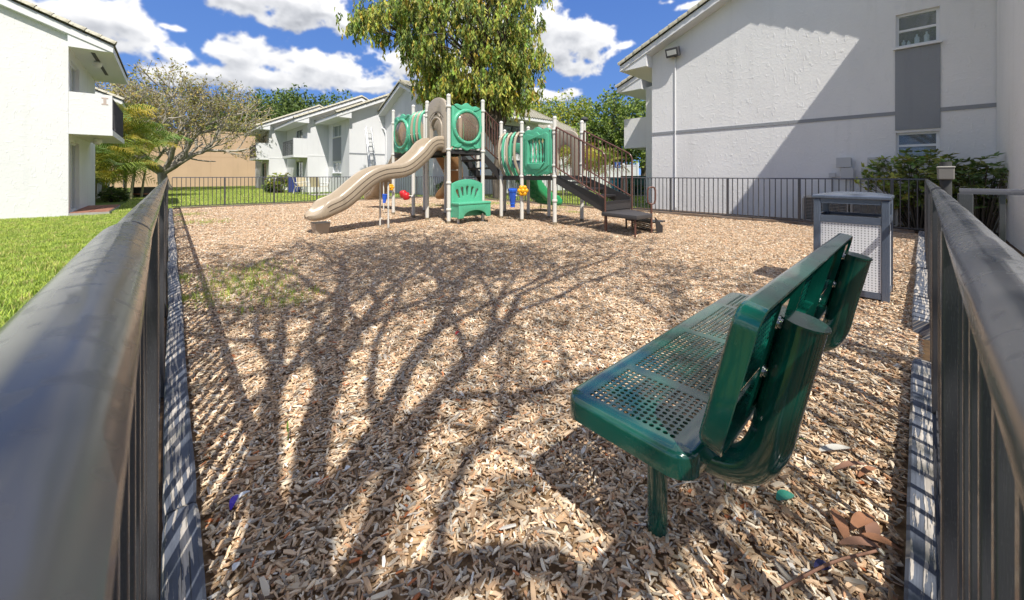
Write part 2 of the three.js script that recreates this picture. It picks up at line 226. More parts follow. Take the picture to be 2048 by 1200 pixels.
// ---------------------------------------------------------------- materials
const std = (color, roughness = 0.7, o = {}) => new THREE.MeshStandardMaterial({ color, roughness, ...o });
const phy = (o) => new THREE.MeshPhysicalMaterial(o);
const L = (r, g, b) => new THREE.Color().setRGB(r, g, b);
const M = {
  wall: std(L(0.82, 0.815, 0.805), 0.85, { map: T.stucco, bumpMap: T.stuccoBump, bumpScale: 0.009 }),
  wallGrey: std(L(0.29, 0.305, 0.325), 0.85, { map: T.stucco, bumpMap: T.stuccoBump, bumpScale: 0.006 }),
  wallFar: std(L(0.76, 0.765, 0.775), 0.85, { map: T.stucco }),
  beige: std(L(0.6, 0.42, 0.27), 0.85, { map: T.stucco }),
  trim: std(L(0.76, 0.765, 0.77), 0.6),
  soffit: std(L(0.55, 0.56, 0.55), 0.8),
  tile: std(L(0.84, 0.83, 0.78), 0.75, { map: T.tile }), tileField: std(L(0.56, 0.56, 0.54), 0.8, { map: T.tile }),
  tileGap: std(L(0.1, 0.1, 0.1), 0.9),
  glass: phy({ color: L(0.85, 0.9, 0.92), roughness: 0.03, transmission: 0.9, thickness: 0, ior: 1.5 }),
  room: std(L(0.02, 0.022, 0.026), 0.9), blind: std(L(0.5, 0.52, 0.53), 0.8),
  frameDark: std(L(0.07, 0.07, 0.075), 0.5), frameWhite: std(L(0.75, 0.76, 0.77), 0.45),
  fence: phy({ color: L(0.07, 0.07, 0.076), roughness: 0.34, metalness: 0.0, roughnessMap: T.rough, clearcoat: 0.25, clearcoatRoughness: 0.3 }),
  timber: std(L(0.95, 0.95, 0.95), 0.8, { map: T.timber, bumpMap: T.timberBump, bumpScale: 0.004 }),
  timberOld: std(L(0.9, 0.9, 0.9), 0.85, { map: T.timberOld, bumpMap: T.timberBump, bumpScale: 0.004 }),
  bench: phy({ color: L(0.003, 0.08, 0.056), roughness: 0.3, clearcoat: 1, clearcoatRoughness: 0.07, roughnessMap: T.rough }),
  chrome: std(L(0.6, 0.6, 0.6), 0.25, { metalness: 1 }),
  canFrame: phy({ color: L(0.1, 0.122, 0.165), roughness: 0.4, roughnessMap: T.rough, clearcoat: 0.3, clearcoatRoughness: 0.3 }), canPanel: std(L(0.78, 0.785, 0.8), 0.5), canDark: std(L(0.04, 0.045, 0.055), 0.6),
  post: std(L(0.7, 0.68, 0.62), 0.42, { roughnessMap: T.rough }),
  postFoot: std(L(0.25, 0.2, 0.13), 0.8),
  green: phy({ color: L(0.1, 0.44, 0.27), roughness: 0.5, roughnessMap: T.rough, bumpMap: T.fine, bumpScale: 0.0004 }),
  slideGreen: phy({ color: L(0.035, 0.34, 0.13), roughness: 0.45, roughnessMap: T.rough }),
  tan: phy({ color: L(0.43, 0.35, 0.255), roughness: 0.45, roughnessMap: T.rough, bumpMap: T.fine, bumpScale: 0.0004 }),
  tanGrey: phy({ color: L(0.42, 0.355, 0.28), roughness: 0.5, roughnessMap: T.rough }),
  tanThin: phy({ color: L(0.5, 0.33, 0.18), roughness: 0.9, transmission: 0.35, thickness: 0 }),
  brown: std(L(0.13, 0.06, 0.045), 0.42, { roughnessMap: T.rough }),
  black: std(L(0.035, 0.033, 0.034), 0.55, { roughnessMap: T.rough }), deck: std(L(0.06, 0.055, 0.055), 0.6),
  groove: std(L(0.06, 0.04, 0.025), 0.8),
  bubble: phy({ color: L(0.55, 0.42, 0.32), roughness: 0.12, transmission: 0.75, thickness: 0, ior: 1.45 }),
  red: phy({ color: L(0.6, 0.025, 0.03), roughness: 0.3 }), yellow: phy({ color: L(0.85, 0.4, 0.01), roughness: 0.35 }), blue: phy({ color: L(0.03, 0.12, 0.62), roughness: 0.3 }),
  acGrey: std(L(0.4, 0.38, 0.34), 0.6), acDark: std(L(0.05, 0.05, 0.05), 0.7), boxGrey: std(L(0.5, 0.51, 0.52), 0.5),
  concrete: std(L(0.9, 0.9, 0.9), 0.9, { map: T.concrete }), clay: std(L(0.95, 0.95, 0.95), 0.85, { map: T.clay }),
  lampGlass: std(L(0.85, 0.85, 0.82), 0.3), ply: std(L(0.35, 0.35, 0.34), 0.6),
  bark: std(L(0.9, 0.9, 0.9), 0.9, { map: T.bark, bumpMap: T.bark, bumpScale: 0.02 }), barkPale: std(L(0.95, 0.95, 0.95), 0.9, { map: T.barkPale, bumpMap: T.barkPale, bumpScale: 0.015 }),
  leaf: phy({ color: L(1, 1, 1), roughness: 0.55, transmission: 0.35, thickness: 0, side: THREE.DoubleSide }),
  chip: std(L(1, 1, 1), 0.85),
  teal: std(L(0.02, 0.22, 0.36), 0.5), cabinet: std(L(0.01, 0.09, 0.06), 0.5), vinyl: std(L(0.78, 0.79, 0.8), 0.5), steel: std(L(0.6, 0.61, 0.62), 0.35, { metalness: 0.7 }),
  sling: std(L(0.55, 0.47, 0.3), 0.7), signBlue: std(L(0.02, 0.1, 0.5), 0.5), stain: std(L(0.52, 0.42, 0.37), 0.85),
};
// leaves pass light only when rough: the sheet scatters
M.leaf.roughness = 0.8;

// ================================================================ GROUND
const PW = 10.7, PL = 16.7;     // the playground: 0..PW along U, 0..PL along V
const mound = (u, v) => 0.02 * fbm(u * 0.55, 1.7, v * 0.55, 3) + 0.012 * n3(u * 2.3, 4.1, v * 2.3) + 0.006 * n3(u * 6, 9.1, v * 6);
{
  const g = new THREE.PlaneGeometry(500, 500); g.rotateX(-Math.PI / 2); g.translate(0, -0.06, 0);
  add(scene, 'ground', metres(g), std(L(0.9, 0.98, 0.6), 0.95, { map: T.turf })).userData.kind = 'structure';
  const b = new THREE.PlaneGeometry(PW, PL, 160, 250); b.rotateX(-Math.PI / 2); b.translate(PW / 2, 0, -PL / 2);
  const p = b.attributes.position; for (let i = 0; i < p.count; i++) p.setY(i, mound(p.getX(i), -p.getZ(i)) - 0.012);
  b.computeVertexNormals(); const uv = b.attributes.uv; for (let i = 0; i < p.count; i++) uv.setXY(i, p.getX(i), p.getZ(i));
  add(scene, 'mulch_bed', b, std(L(0.8, 0.78, 0.75), 0.95, { map: T.mulch })).userData.kind = 'structure';
  // bare earth behind the fence, along the building
  const e = box(PW + 0.02, 12.45, -0.3, -0.035, -6, 16.4); add(scene, 'earth_strip', metres(e), std(L(0.6, 0.56, 0.5), 0.95, { map: T.soil })).userData.kind = 'structure';
  const e3 = box(-0.1, 0.05, -0.3, -0.034, 0.07, PL - 0.1); add(scene, 'earth_strip', metres(e3), std(L(0.6, 0.56, 0.5), 0.95, { map: T.soil })).userData.kind = 'structure';
  const e2 = box(-2, PW, -0.3, -0.04, -6, 0.06); add(scene, 'earth_strip', metres(e2), std(L(0.6, 0.58, 0.5), 0.95, { map: T.soil })).userData.kind = 'structure';
}
// wood chips: five shapes, each tens of thousands of copies
{
  const root = new THREE.Group(); root.name = 'wood_chips'; root.userData.kind = 'stuff'; tag(root, 'loose tan and grey wood chips covering the playground', 'wood chips'); scene.add(root);
  const R = rng(5), shapes = [];
  for (let k = 0; k < 5; k++) {
    const g = new THREE.BoxGeometry(1, 0.13 + 0.06 * R(), 0.3 + 0.12 * R(), 2, 1, 1), p = g.attributes.position, key = new Map();
    for (let i = 0; i < p.count; i++) { const id = [p.getX(i), p.getY(i), p.getZ(i)].map((q) => q.toFixed(3)).join(); if (!key.has(id)) key.set(id, [(R() - 0.5) * 0.2, (R() - 0.5) * 0.07, (R() - 0.5) * 0.12]); const [a, b, c] = key.get(id), x = p.getX(i), e = Math.abs(x) > 0.3 ? 0.7 : 1; p.setXYZ(i, x + a, (p.getY(i)) * (e + 0.2) + b + 0.05 * (1 - 4 * x * x) * (k % 2), p.getZ(i) * e + c); }
    shapes.push(creased(g, 0.5));
  }
  const pal = [[0xd4b796, 24], [0xc6a480, 18], [0xe0caac, 18], [0xb29779, 13], [0xeadcc4, 11], [0x957f69, 8], [0xa69c8f, 9], [0xbdae99, 11], [0x6e5c4c, 5], [0xcb9d78, 4], [0xbf7448, 1], [0xe6e0d6, 2.5]].map(([h, w]) => [new THREE.Color(h), w]);
  const total = pal.reduce((s, q) => s + q[1], 0), pick = () => { let t = R() * total; for (const [c, w] of pal) if ((t -= w) < 0) return c; return pal[0][0]; };
  const lists = shapes.map(() => []), q = new THREE.Quaternion(), e = new THREE.Euler(), m = new THREE.Matrix4(), s = new THREE.Vector3();
  // density by distance from where people stand to look
  const cell = 0.25;
  for (let u = 0; u < PW; u += cell) for (let v = 0; v < PL; v += cell) {
    const z = FU * (u + cell / 2) + FV * (v + cell / 2), x = FV * (u + cell / 2) - FU * (v + cell / 2);
    if (z < 0.6 || Math.abs(x) > 1.42 * z + 0.3) continue;
    const per = z < 2.6 ? 8400 : z < 4.5 ? 6400 : z < 8 ? 3600 : 1900, big = z < 4.5 ? 1 : z < 8 ? 1.12 : 1.4;
    const cov = 1 + 0.25 * fbm(u * 0.9, 3, v * 0.9, 2);
    for (let n = Math.round(per * cell * cell * cov); n > 0; n--) {
      const cu = u + R() * cell, cv = v + R() * cell; if (cu < 0.085 || (cv < 0.045 && (cu < 3.2 || cu > 3.95)) || cu > PW - 0.06 || cv > PL - 0.06) continue;
      const len = big * (0.014 + 0.022 * Math.pow(R(), 1.5) + (R() < 0.03 ? 0.025 : 0)), w = len * (0.45 + 0.6 * R()) * (len > 0.03 ? 0.72 : 1);
      e.set((R() - 0.5) * 0.8, R() * 6.283, (R() - 0.5) * 0.6); q.setFromEuler(e); s.set(len, w * (0.5 + 0.7 * R()), w);
      m.compose(V3(cu, mound(cu, cv) - 0.004 + 0.016 * R() * R() + len * 0.08, cv), q, s);
      const c = pick(), j = 0.84 + 0.5 * R(); lists[Math.floor(R() * 5)].push([m.toArray(), c.r * j, c.g * j, c.b * j]);
    }
  }
  let n = 0;
  lists.forEach((l, k) => { const im = new THREE.InstancedMesh(shapes[k], M.chip, l.length), c = new THREE.Color(); im.name = 'chips'; im.userData.kind = 'stuff'; im.castShadow = im.receiveShadow = true; l.forEach(([a, r, g, b], i) => { m.fromArray(a); im.setMatrixAt(i, m); im.setColorAt(i, c.setRGB(r, g, b)); }); root.add(im); n += l.length; });
  console.log('chips', n);
}
// grass blades
function bladeTuft(R, n, h, spread, w) {
  const pos = [];
  for (let i = 0; i < n; i++) {
    const a = R() * 6.283, x = (R() - 0.5) * spread, z = (R() - 0.5) * spread, hh = h * (0.6 + 0.6 * R()), lean = (0.25 + 0.6 * R()) * hh, dx = Math.cos(a), dz = Math.sin(a), px = -dz * w, pz = dx * w;
    const mx = x + dx * lean * 0.35, mz = z + dz * lean * 0.35, my = hh * 0.62, tx = x + dx * lean, tz = z + dz * lean;
    pos.push(x - px, 0, z - pz, x + px, 0, z + pz, mx + px * 0.8, my, mz + pz * 0.8, x - px, 0, z - pz, mx + px * 0.8, my, mz + pz * 0.8, mx - px * 0.8, my, mz - pz * 0.8, mx - px * 0.8, my, mz - pz * 0.8, mx + px * 0.8, my, mz + pz * 0.8, tx, hh, tz);
  }
  const g = new THREE.BufferGeometry(); g.setAttribute('position', new THREE.Float32BufferAttribute(pos, 3)); g.computeVertexNormals(); return g;
}
function scatter(name, geo, mat, list, label, category, parent = scene) {   // list of [u, y, v, yaw, scale, colour]
  const im = new THREE.InstancedMesh(geo, mat, list.length), m = new THREE.Matrix4(), q = new THREE.Quaternion(), Y = new THREE.Vector3(0, 1, 0), c = new THREE.Color();
  list.forEach(([u, y, v, a, s, col], i) => { q.setFromAxisAngle(Y, a); m.compose(V3(u, y, v), q, new THREE.Vector3(s, s, s)); im.setMatrixAt(i, m); im.setColorAt(i, c.setRGB(...col)); });
  im.name = parent === scene ? numbered(name) : name; im.userData.kind = 'stuff'; im.castShadow = im.receiveShadow = true; if (label) tag(im, label, category); parent.add(im); return im;
}
const grassCol = (R) => { const t = R(), j = 0.75 + 0.5 * R(); return t < 0.12 ? [0.6 * j, 0.52 * j, 0.2 * j] : t < 0.55 ? [0.48 * j, 0.58 * j, 0.08 * j] : [0.3 * j, 0.43 * j, 0.055 * j]; };
{
  const R = rng(9), near = [], far = [];
  for (let i = 0; i < 60000; i++) { const v = 1.5 + R() * 18, u = -0.12 - Math.pow(R(), 0.9) * 7; const z = FU * u + FV * v, x = FV * u - FU * v; if (z < 2 || Math.abs(x) > 1.4 * z || (u < -2.1 && v > 16.2) || (u < -1.25 && v > 16.1 && v < 19.7)) continue; near.push([u, -0.06, v, R() * 6.28, 0.8 + 0.5 * R(), grassCol(R)]); }
  for (let i = 0; i < 60000; i++) { const v = PL + 0.06 + Math.pow(R(), 1.4) * 30, u = -1.2 + R() * 14; if ((u > 8 && v > 24) || (u > 10.5 && v > 17.8) || (u > 6.6 && v > 28) || (u > 5.6 && v > 34.4) || (u > 5.8 && u < 9.6 && v > 22.3)) continue; far.push([u, -0.06, v, R() * 6.28, 1.3 + 0.8 * R(), grassCol(R)]); }
  for (let i = 0; i < 9000; i++) { const v = 7 + R() * 10.6, u = 10.75 + R() * 9; if (u > 12.3 && v < 8.2) continue; far.push([u, -0.06, v, R() * 6.28, 1.2 + 0.6 * R(), grassCol(R)]); }
  scatter('lawn_grass', bladeTuft(rng(2), 14, 0.055, 0.11, 0.0032), M.leaf, near, 'bright mown grass on the lawn beside the near fence', 'grass');
  scatter('lawn_grass', bladeTuft(rng(3), 12, 0.05, 0.16, 0.005), M.leaf, far, 'bright mown grass on the lawn behind the back fence', 'grass');
  // thin grass coming up through the chips
  const weeds = [];
  for (const [px, py, n, s] of [[500, 570, 170, 0.5], [570, 600, 90, 0.4], [430, 600, 60, 0.5], [400, 445, 130, 0.7], [375, 430, 130, 0.6], [440, 560, 60, 0.5], [1000, 408, 320, 0.9], [930, 405, 240, 0.8], [1100, 415, 160, 0.9], [500, 540, 120, 0.6], [850, 412, 200, 1.2], [1150, 425, 60, 0.4], [360, 560, 40, 0.15], [365, 600, 30, 0.12]]) {
    const [u, v] = onGround(px, py); for (let i = 0; i < n; i++) { const r = s * Math.sqrt(-Math.log(1 - R() * 0.95)) * 0.6, a = R() * 6.28, uu = u + r * Math.cos(a), vv = v + r * Math.sin(a); if (uu < 0.05 || vv > PL || uu > PW) continue; weeds.push([uu, mound(uu, vv) - 0.005, vv, R() * 6.28, 0.6 + 0.7 * R(), grassCol(R)]); }
  }
  scatter('sparse_grass', bladeTuft(rng(4), 5, 0.05, 0.07, 0.0022), M.leaf, weeds, 'thin patches of grass growing through the wood chips', 'grass');
}

// ================================================================ FENCES
// top rail: a crowned cap, slightly wavy as sheet metal is
const FT = 1.062, EDGE = 0.016;
function capGeo(a, b, wave = 0, w = 0.046, seg = 0) {
  const d = b.clone().sub(a), len = d.length(), t = d.clone().normalize(), s = new THREE.Vector3(-t.z, 0, t.x), n = seg || Math.max(2, Math.ceil(len / (wave ? 0.03 : 0.5))), rings = [];
  for (let i = 0; i <= n; i++) {
    const c = a.clone().addScaledVector(d, i / n), q = i / n * len, ring = [];
    const P = (x, y) => ring.push(c.clone().addScaledVector(s, x * w / 2).add(new THREE.Vector3(0, y, 0)));
    for (let k = 0; k <= 10; k++) { const x = -1 + k / 5; P(x, FT - EDGE * x * x * (0.75 + 0.25 * x * x) + wave * (n3(q * 7 + 3, x * 0.8, 1.3) * 0.0013 + n3(q * 2.4, x * 1.2, 7.7) * 0.0016)); }
    P(1, FT - EDGE - 0.013); P(0.8, FT - EDGE - 0.013); P(0.8, FT - EDGE - 0.003); P(-0.8, FT - EDGE - 0.003); P(-0.8, FT - EDGE - 0.013); P(-1, FT - EDGE - 0.013);
    rings.push(ring);
  }
  return creased(loft(rings, true, true), 0.7);
}
const picketGeo = new RoundedBoxGeometry(0.019, 0.955, 0.019, 1, 0.002), postGeo = new RoundedBoxGeometry(0.05, 1.06, 0.05, 1, 0.004);
function fence(name, label, [u0, v0], [u1, v1], o = {}) {
  const g = thing(name, label, 'fence'), a = V3(u0, 0, v0), b = V3(u1, 0, v1), len = a.distanceTo(b), d = b.clone().sub(a).normalize(), pitch = 0.1154, n = Math.round(len / pitch), off = o.first ?? 0;
  const bends = o.bend ?? [[0, 0], [1, 0]];
  if (o.caps) o.caps.forEach(([p, q, w]) => add(g, 'top_rail', capGeo(V3(...p), V3(...q), 1, w), M.fence)); else add(g, 'top_rail', capGeo(a, b, 0), M.fence);
  const rb = new THREE.BoxGeometry(len, 0.028, 0.026); rb.rotateY(Math.atan2(-(b.z - a.z), b.x - a.x)); rb.translate((a.x + b.x) / 2, 0.085, (a.z + b.z) / 2); add(g, 'bottom_rail', rb, M.fence);
  for (let i = 0; i <= n; i++) {
    const p = a.clone().addScaledVector(d, Math.min(len, i / n * len)), isPost = (i + off) % 13 === 0 || (o.ends !== false && (i === 0 || i === n));
    const m = add(g, isPost ? 'post' : 'picket', isPost ? postGeo : picketGeo, M.fence); m.position.set(p.x, isPost ? 0.505 : 0.562, p.z); m.rotation.y = Math.atan2(-(b.z - a.z), b.x - a.x);
  }
  return seat(g, u0, 0, v0);
}
const LU = -0.043, RV = -0.056;
fence('picket_fence', 'dark grey metal picket fence with rounded cap rail between lawn and playground', [LU, 0.15], [LU, PL + 0.02], { first: 4, ends: false, caps: [[[-0.0345, 0, -0.06], [-0.0465, 0, 0.78], 0.055], [[-0.0425, 0, 0.782], [LU, 0, 2.9]], [[LU, 0, 2.902], [LU, 0, 5.2]], [[LU, 0, 5.203], [LU, 0, PL + 0.04]]] });
fence('picket_fence', 'dark grey metal picket fence in front of lawn and gabled white houses', [LU + 0.12, PL + 0.02], [PW, PL + 0.02], { first: 1, ends: false });
fence('picket_fence', 'dark grey metal picket fence running along the large white wall', [PW + 0.02, PL], [PW + 0.02, RV], { first: 2 });
fence('picket_fence', 'dark grey metal picket fence from open gate to corner beside shrub', [3.2, RV], [PW - 0.05, RV], { first: 0, caps: [[[3.17, 0, RV], [6.2, 0, RV]], [[6.203, 0, RV], [PW + 0.02, 0, RV]]] });
fence('picket_fence', 'short dark grey metal picket fence behind the green bench', [0.12, RV + 0.012], [2.84, RV], { first: 5, caps: [[[0.02, 0, RV + 0.014], [1.5, 0, RV + 0.006]], [[1.503, 0, RV + 0.006], [2.86, 0, RV]]] });
{ // gate leaf standing open
  const g = thing('fence_gate', 'dark grey metal picket gate standing open beyond the bench', 'gate');
  add(g, 'top_rail', capGeo(V3(3.02, 0, -0.13), V3(3.02, 0, -1.1), 0), M.fence); add(g, 'bottom_rail', box(3.008, 3.034, 0.07, 0.1, -0.13, -1.1), M.fence);
  for (let i = 0; i < 9; i++) { const m = add(g, i % 8 ? 'picket' : 'stile', i % 8 ? picketGeo : postGeo, M.fence); m.position.set(3.02, i % 8 ? 0.562 : 0.505, 0.15 + i * 0.116); }
  for (const y of [0.3, 0.85]) add(g, 'hinge', tube([V3(3.06, y, -0.1), V3(3.06, y + 0.09, -0.1)], 0.011), M.fence);
  seat(g, 3.02, 0, -0.13);
}
// landscape timbers
function timber(u0, u1, v0, v1, h, mat, label, group, seed) {
  const R = rng(seed), alongV = Math.abs(v1 - v0) > Math.abs(u1 - u0), len = alongV ? v1 - v0 : u1 - u0, w = alongV ? u1 - u0 : v1 - v0, n = 24, rings = [], ph = R() * 9;
  for (let i = 0; i <= n; i++) {
    const t = i / n, wob = 0.004 * n3(t * 6 + ph, 2, 3) + 0.006 * Math.sin(t * 3.1 + ph) , hh = h + 0.004 * n3(t * 8 + ph, 5, 1), c = 0.008, e = i === 0 || i === n ? 0.006 : 0;
    const pts = [[-w / 2 + e, -0.12], [-w / 2 + e, hh - c - e], [-w / 2 + c + e, hh - e], [0, hh - e + 0.001], [w / 2 - c - e, hh - e], [w / 2 - e, hh - c - e], [w / 2 - e, -0.12]];
    rings.push(pts.map(([x, y]) => alongV ? V3((u0 + u1) / 2 + x + wob, y, v0 + t * len) : V3(u0 + t * len, y, (v0 + v1) / 2 - x + wob)));
  }
  const g = creased(loft(rings, true, true), 0.5), p = g.attributes.position, uv = g.attributes.uv, o = R() * 7;
  for (let i = 0; i < p.count; i++) uv.setXY(i, (alongV ? -p.getZ(i) : p.getX(i)) + o, ((alongV ? p.getX(i) - u0 : -p.getZ(i) - v0) + p.getY(i)) / 0.19 + o);
  return tag(add(scene, 'landscape_timber', g, mat), label, 'timber', group);
}
const tl = ['flaking grey painted timber edging the chips beside the lawn fence', 'timbers under the lawn fence'];
[[-0.2, 1.62], [1.63, 4.02], [4.03, 6.4], [6.41, 8.8], [8.81, 11.2], [11.21, 13.6], [13.61, 16.6]].forEach(([a, b], i) => timber(-0.012, 0.076, a, b, 0.055, M.timber, ...tl, 200 + i));
timber(0.15, 3.18, -0.056, 0.034, 0.08, M.timber, 'flaking grey painted timber lying behind the green bench', undefined, 301);
timber(3.97, 6.7, -0.05, 0.045, 0.095, M.timber, 'grey painted timber beside the trash can, ending at the gate opening', undefined, 302);
timber(6.71, 10.6, -0.05, 0.05, 0.07, M.timber, 'grey painted timber running from the trash can timber to the corner', undefined, 303);
for (let i = 0; i < 4; i++) timber(0.1 + i * 2.64, 0.1 + i * 2.64 + 2.62, PL - 0.09, PL - 0.002, 0.06, M.timberOld, 'weathered timber edging the chips below the houses', 'timbers along the back fence', 310 + i);
for (let i = 0; i < 6; i++) timber(PW - 0.085, PW + 0.001, 0.1 + i * 2.74, 0.1 + i * 2.74 + 2.72, 0.06, M.timberOld, 'weathered timber edging the chips along the white wall fence', 'timbers along the wall fence', 320 + i);

// ================================================================ HOUSES
const wallOn = (parent, name, facing, at, outline, holes, thick, mat) => add(parent, name, metres(X(slab(outline, holes, thick), F(facing, at))), mat);
// a window in an opening [x0,y0,x1,y1] of a frame: frame with its panes, a sill, and the dark room behind
function windowAt(parent, facing, at, [x0, y0, x1, y1], o = {}) {
  const m = F(facing, at), fr = o.frame ?? M.frameDark, w = o.w ?? 0.05, holes = [], cols = o.cols ?? 1, rows = o.rows ?? 1, dx = (x1 - x0 - w) / cols, dy = (y1 - y0 - w) / rows;
  for (let i = 0; i < cols; i++) for (let j = 0; j < rows; j++) holes.push([x0 + w + i * dx, y0 + w + j * dy, x0 + (i + 1) * dx, y0 + (j + 1) * dy]);
  const s = slab([[x0, y0], [x1, y0], [x1, y1], [x0, y1]], holes, 0.06); s.translate(0, 0, -(o.set ?? 0.07)); const win = add(parent, o.name ?? 'window', X(s, m), fr);
  for (const [a, b, c, d] of holes) { const p = new THREE.BoxGeometry(c - a, d - b, 0.006); p.translate((a + c) / 2, (b + d) / 2, -(o.set ?? 0.07) - 0.03); add(win, 'pane', X(p, m), M.glass); }
  if (o.sill !== false) { const q = new THREE.BoxGeometry(x1 - x0 + 0.08, 0.05, 0.1); q.translate((x0 + x1) / 2, y0 - 0.026, 0.03); add(win, 'sill', X(q, m), M.trim); }
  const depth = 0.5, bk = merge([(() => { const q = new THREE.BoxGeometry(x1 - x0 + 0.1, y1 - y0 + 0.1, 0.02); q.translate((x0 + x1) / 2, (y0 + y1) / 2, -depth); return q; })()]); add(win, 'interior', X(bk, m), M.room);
  if (o.blind) { const [f, t] = o.blind, n = o.slats ?? 0; if (n) { const list = []; for (let i = 0; i < n; i++) { const q = new THREE.BoxGeometry((x1 - x0) * (t - f) / n * 0.96, y1 - y0 - 0.1, 0.006); q.rotateY(0.35); q.translate(lerp(x0, x1, lerp(f, t, (i + 0.5) / n)), (y0 + y1) / 2, -0.2); list.push(q); } add(win, 'blind', X(merge(list), m), M.blind).userData.kind = 'stuff'; } else { const q = new THREE.BoxGeometry((x1 - x0) * (t - f), y1 - y0 - 0.06, 0.01); q.translate(lerp(x0, x1, (f + t) / 2), (y0 + y1) / 2, -0.2); add(win, 'blind', X(q, m), M.blind); } }
  return win;
}
// gable roof. axis: direction of the ridge. eaves e0 < e1 across it, walls w0 < w1, ends r0 < r1 along it
const tileGeo = (() => { const rings = []; for (let i = 0; i <= 5; i++) { const t = i / 5, r = lerp(0.105, 0.125, t), ring = []; for (let k = 0; k <= 10; k++) { const a = Math.PI * (1.12 - 1.24 * k / 10); ring.push(new THREE.Vector3(Math.cos(a) * r, Math.sin(a) * r, lerp(0.17, -0.2, t))); } for (let k = 10; k >= 0; k--) { const a = Math.PI * (1.12 - 1.24 * k / 10); ring.push(new THREE.Vector3(Math.cos(a) * (r - 0.018), Math.sin(a) * (r - 0.018), lerp(0.17, -0.2, t))); } rings.push(ring); } return creased(loft(rings, true, true), 0.7); })();
function gableRoof(parent, o) {
  const { axis, e0, e1, w0, w1, r0, r1, hE = 4.95, tan = 0.44, ends = [true, true], field = false } = o, mid = (e0 + e1) / 2, hR = hE + (mid - e0) * tan, th = 0.24, s = hE - 0.2;
  const P = (c, y, r) => axis === 'V' ? V3(c, y, r) : V3(r, y, c);
  // roof slabs with boxed eaves
  const poly = [[e0, s], [e0, hE], [mid, hR], [e1, hE], [e1, s], [w1, s], [w1, hE + (e1 - w1) * tan - th], [mid, hR - th], [w0, hE + (w0 - e0) * tan - th], [w0, s]];
  const mk = (pts, a, b) => { const g = new THREE.ExtrudeGeometry(shapeOf(pts), { depth: b - a, bevelEnabled: false }); const m = new THREE.Matrix4(); axis === 'V' ? m.makeBasis(new THREE.Vector3(1, 0, 0), new THREE.Vector3(0, 1, 0), new THREE.Vector3(0, 0, -1)) : m.makeBasis(new THREE.Vector3(0, 0, -1), new THREE.Vector3(0, 1, 0), new THREE.Vector3(1, 0, 0)); axis === 'V' ? m.setPosition(0, 0, -a) : m.setPosition(a, 0, 0); X(g, m); if (axis === 'V') { g.index ?? 0; const p = g.attributes.position; for (let i = 0; i < p.count; i += 3) { for (const k of ['position', 'normal', 'uv']) { const at = g.attributes[k], n = at.itemSize; for (let c = 0; c < n; c++) { const t = at.array[(i + 1) * n + c]; at.array[(i + 1) * n + c] = at.array[(i + 2) * n + c]; at.array[(i + 2) * n + c] = t; } } } g.computeVertexNormals(); } return g; };
  const roof = add(parent, 'roof', metres(mk(poly, r0, r1)), M.trim);
  // tile courses on the slopes
  const rowsG = [];
  for (const side of [0, 1]) {
    const a = side ? e1 : e0, L2 = Math.hypot(mid - a, hR - hE), nR = Math.ceil(L2 / 0.32), nC = field ? Math.ceil((r1 - r0) / 0.24) * 6 : 2;
    for (let k = 0; k < nR; k++) {
      const A = [], Bv = []; for (let i = 0; i <= nC; i++) { const r = lerp(r0 + 0.02, r1 - 0.02, i / nC), wv = field ? 0.028 * Math.sin(i / 6 * 6.283) : 0; const f = (t) => P(lerp(a, mid, t) , lerp(hE, hR, t), r); const t0 = (k - 0.02 - (k ? 0 : 0.1)) / nR, t1 = Math.min(1, (k + 1) / nR); A.push(f(t0).add(new THREE.Vector3(0, 0.075 + wv, 0))); Bv.push(f(t1).add(new THREE.Vector3(0, 0.035 + wv, 0))); }
      const under = A.map((p) => p.clone().add(new THREE.Vector3(0, -0.055, 0)));
      rowsG.push(loft(side === (axis === 'V' ? 0 : 1) ? [under, A, Bv] : [Bv, A, under], false, false));
    }
  }
  const fld = add(roof, 'tile_courses', merge(rowsG.map((g) => creased(g, 0.9))), M.tileField); fld.userData.kind = 'stuff';
  // rake tiles, one by one, and fascia boards
  const put = (p, dir, sc = 1) => { const t = add(roof, 'rake_tile', tileGeo, M.tile); t.position.copy(p); t.quaternion.setFromUnitVectors(new THREE.Vector3(0, 0, -1), dir.clone().negate()); t.scale.setScalar(sc); };
  const Rn = rng(Math.round(e0 * 100 + r0 * 10) + 5);
  [[r0, ends[0], -1], [r1, ends[1], 1]].forEach(([r, on, sg]) => {
    if (!on) return;
    for (const side of [0, 1]) {
      const a = side ? e1 : e0, Ln = Math.hypot(mid - a, hR - hE), n = Math.round(Ln / 0.33), dir = P(mid, hR, r).sub(P(a, hE, r)).normalize();
      for (let k = 0; k < n; k++) put(P(lerp(a, mid, (k + 0.5) / n), lerp(hE, hR, (k + 0.5) / n) + 0.05, r - sg * 0.002 + (Rn() - 0.5) * 0.012), dir.clone().add(new THREE.Vector3((Rn() - 0.5) * 0.03, (Rn() - 0.5) * 0.03, (Rn() - 0.5) * 0.03)).normalize());
      const q = [[a, hE - 0.03], [mid, hR - 0.03], [mid, hR - 0.25], [a, hE - 0.205]]; add(roof, 'fascia', metres(mk(side ? q.slice().reverse() : q, sg > 0 ? r - 0.002 : r - 0.032, sg > 0 ? r + 0.032 : r + 0.002)), M.trim);
    }
  });
  const nr = Math.max(1, Math.round((r1 - r0) / 0.34)); for (let k = 0; k < nr; k++) put(P(mid, hR + 0.06, lerp(r0, r1, (k + 0.5) / nr)), axis === 'V' ? new THREE.Vector3(0, 0, -1) : new THREE.Vector3(1, 0, 0));
  return { hR, mid, s };
}
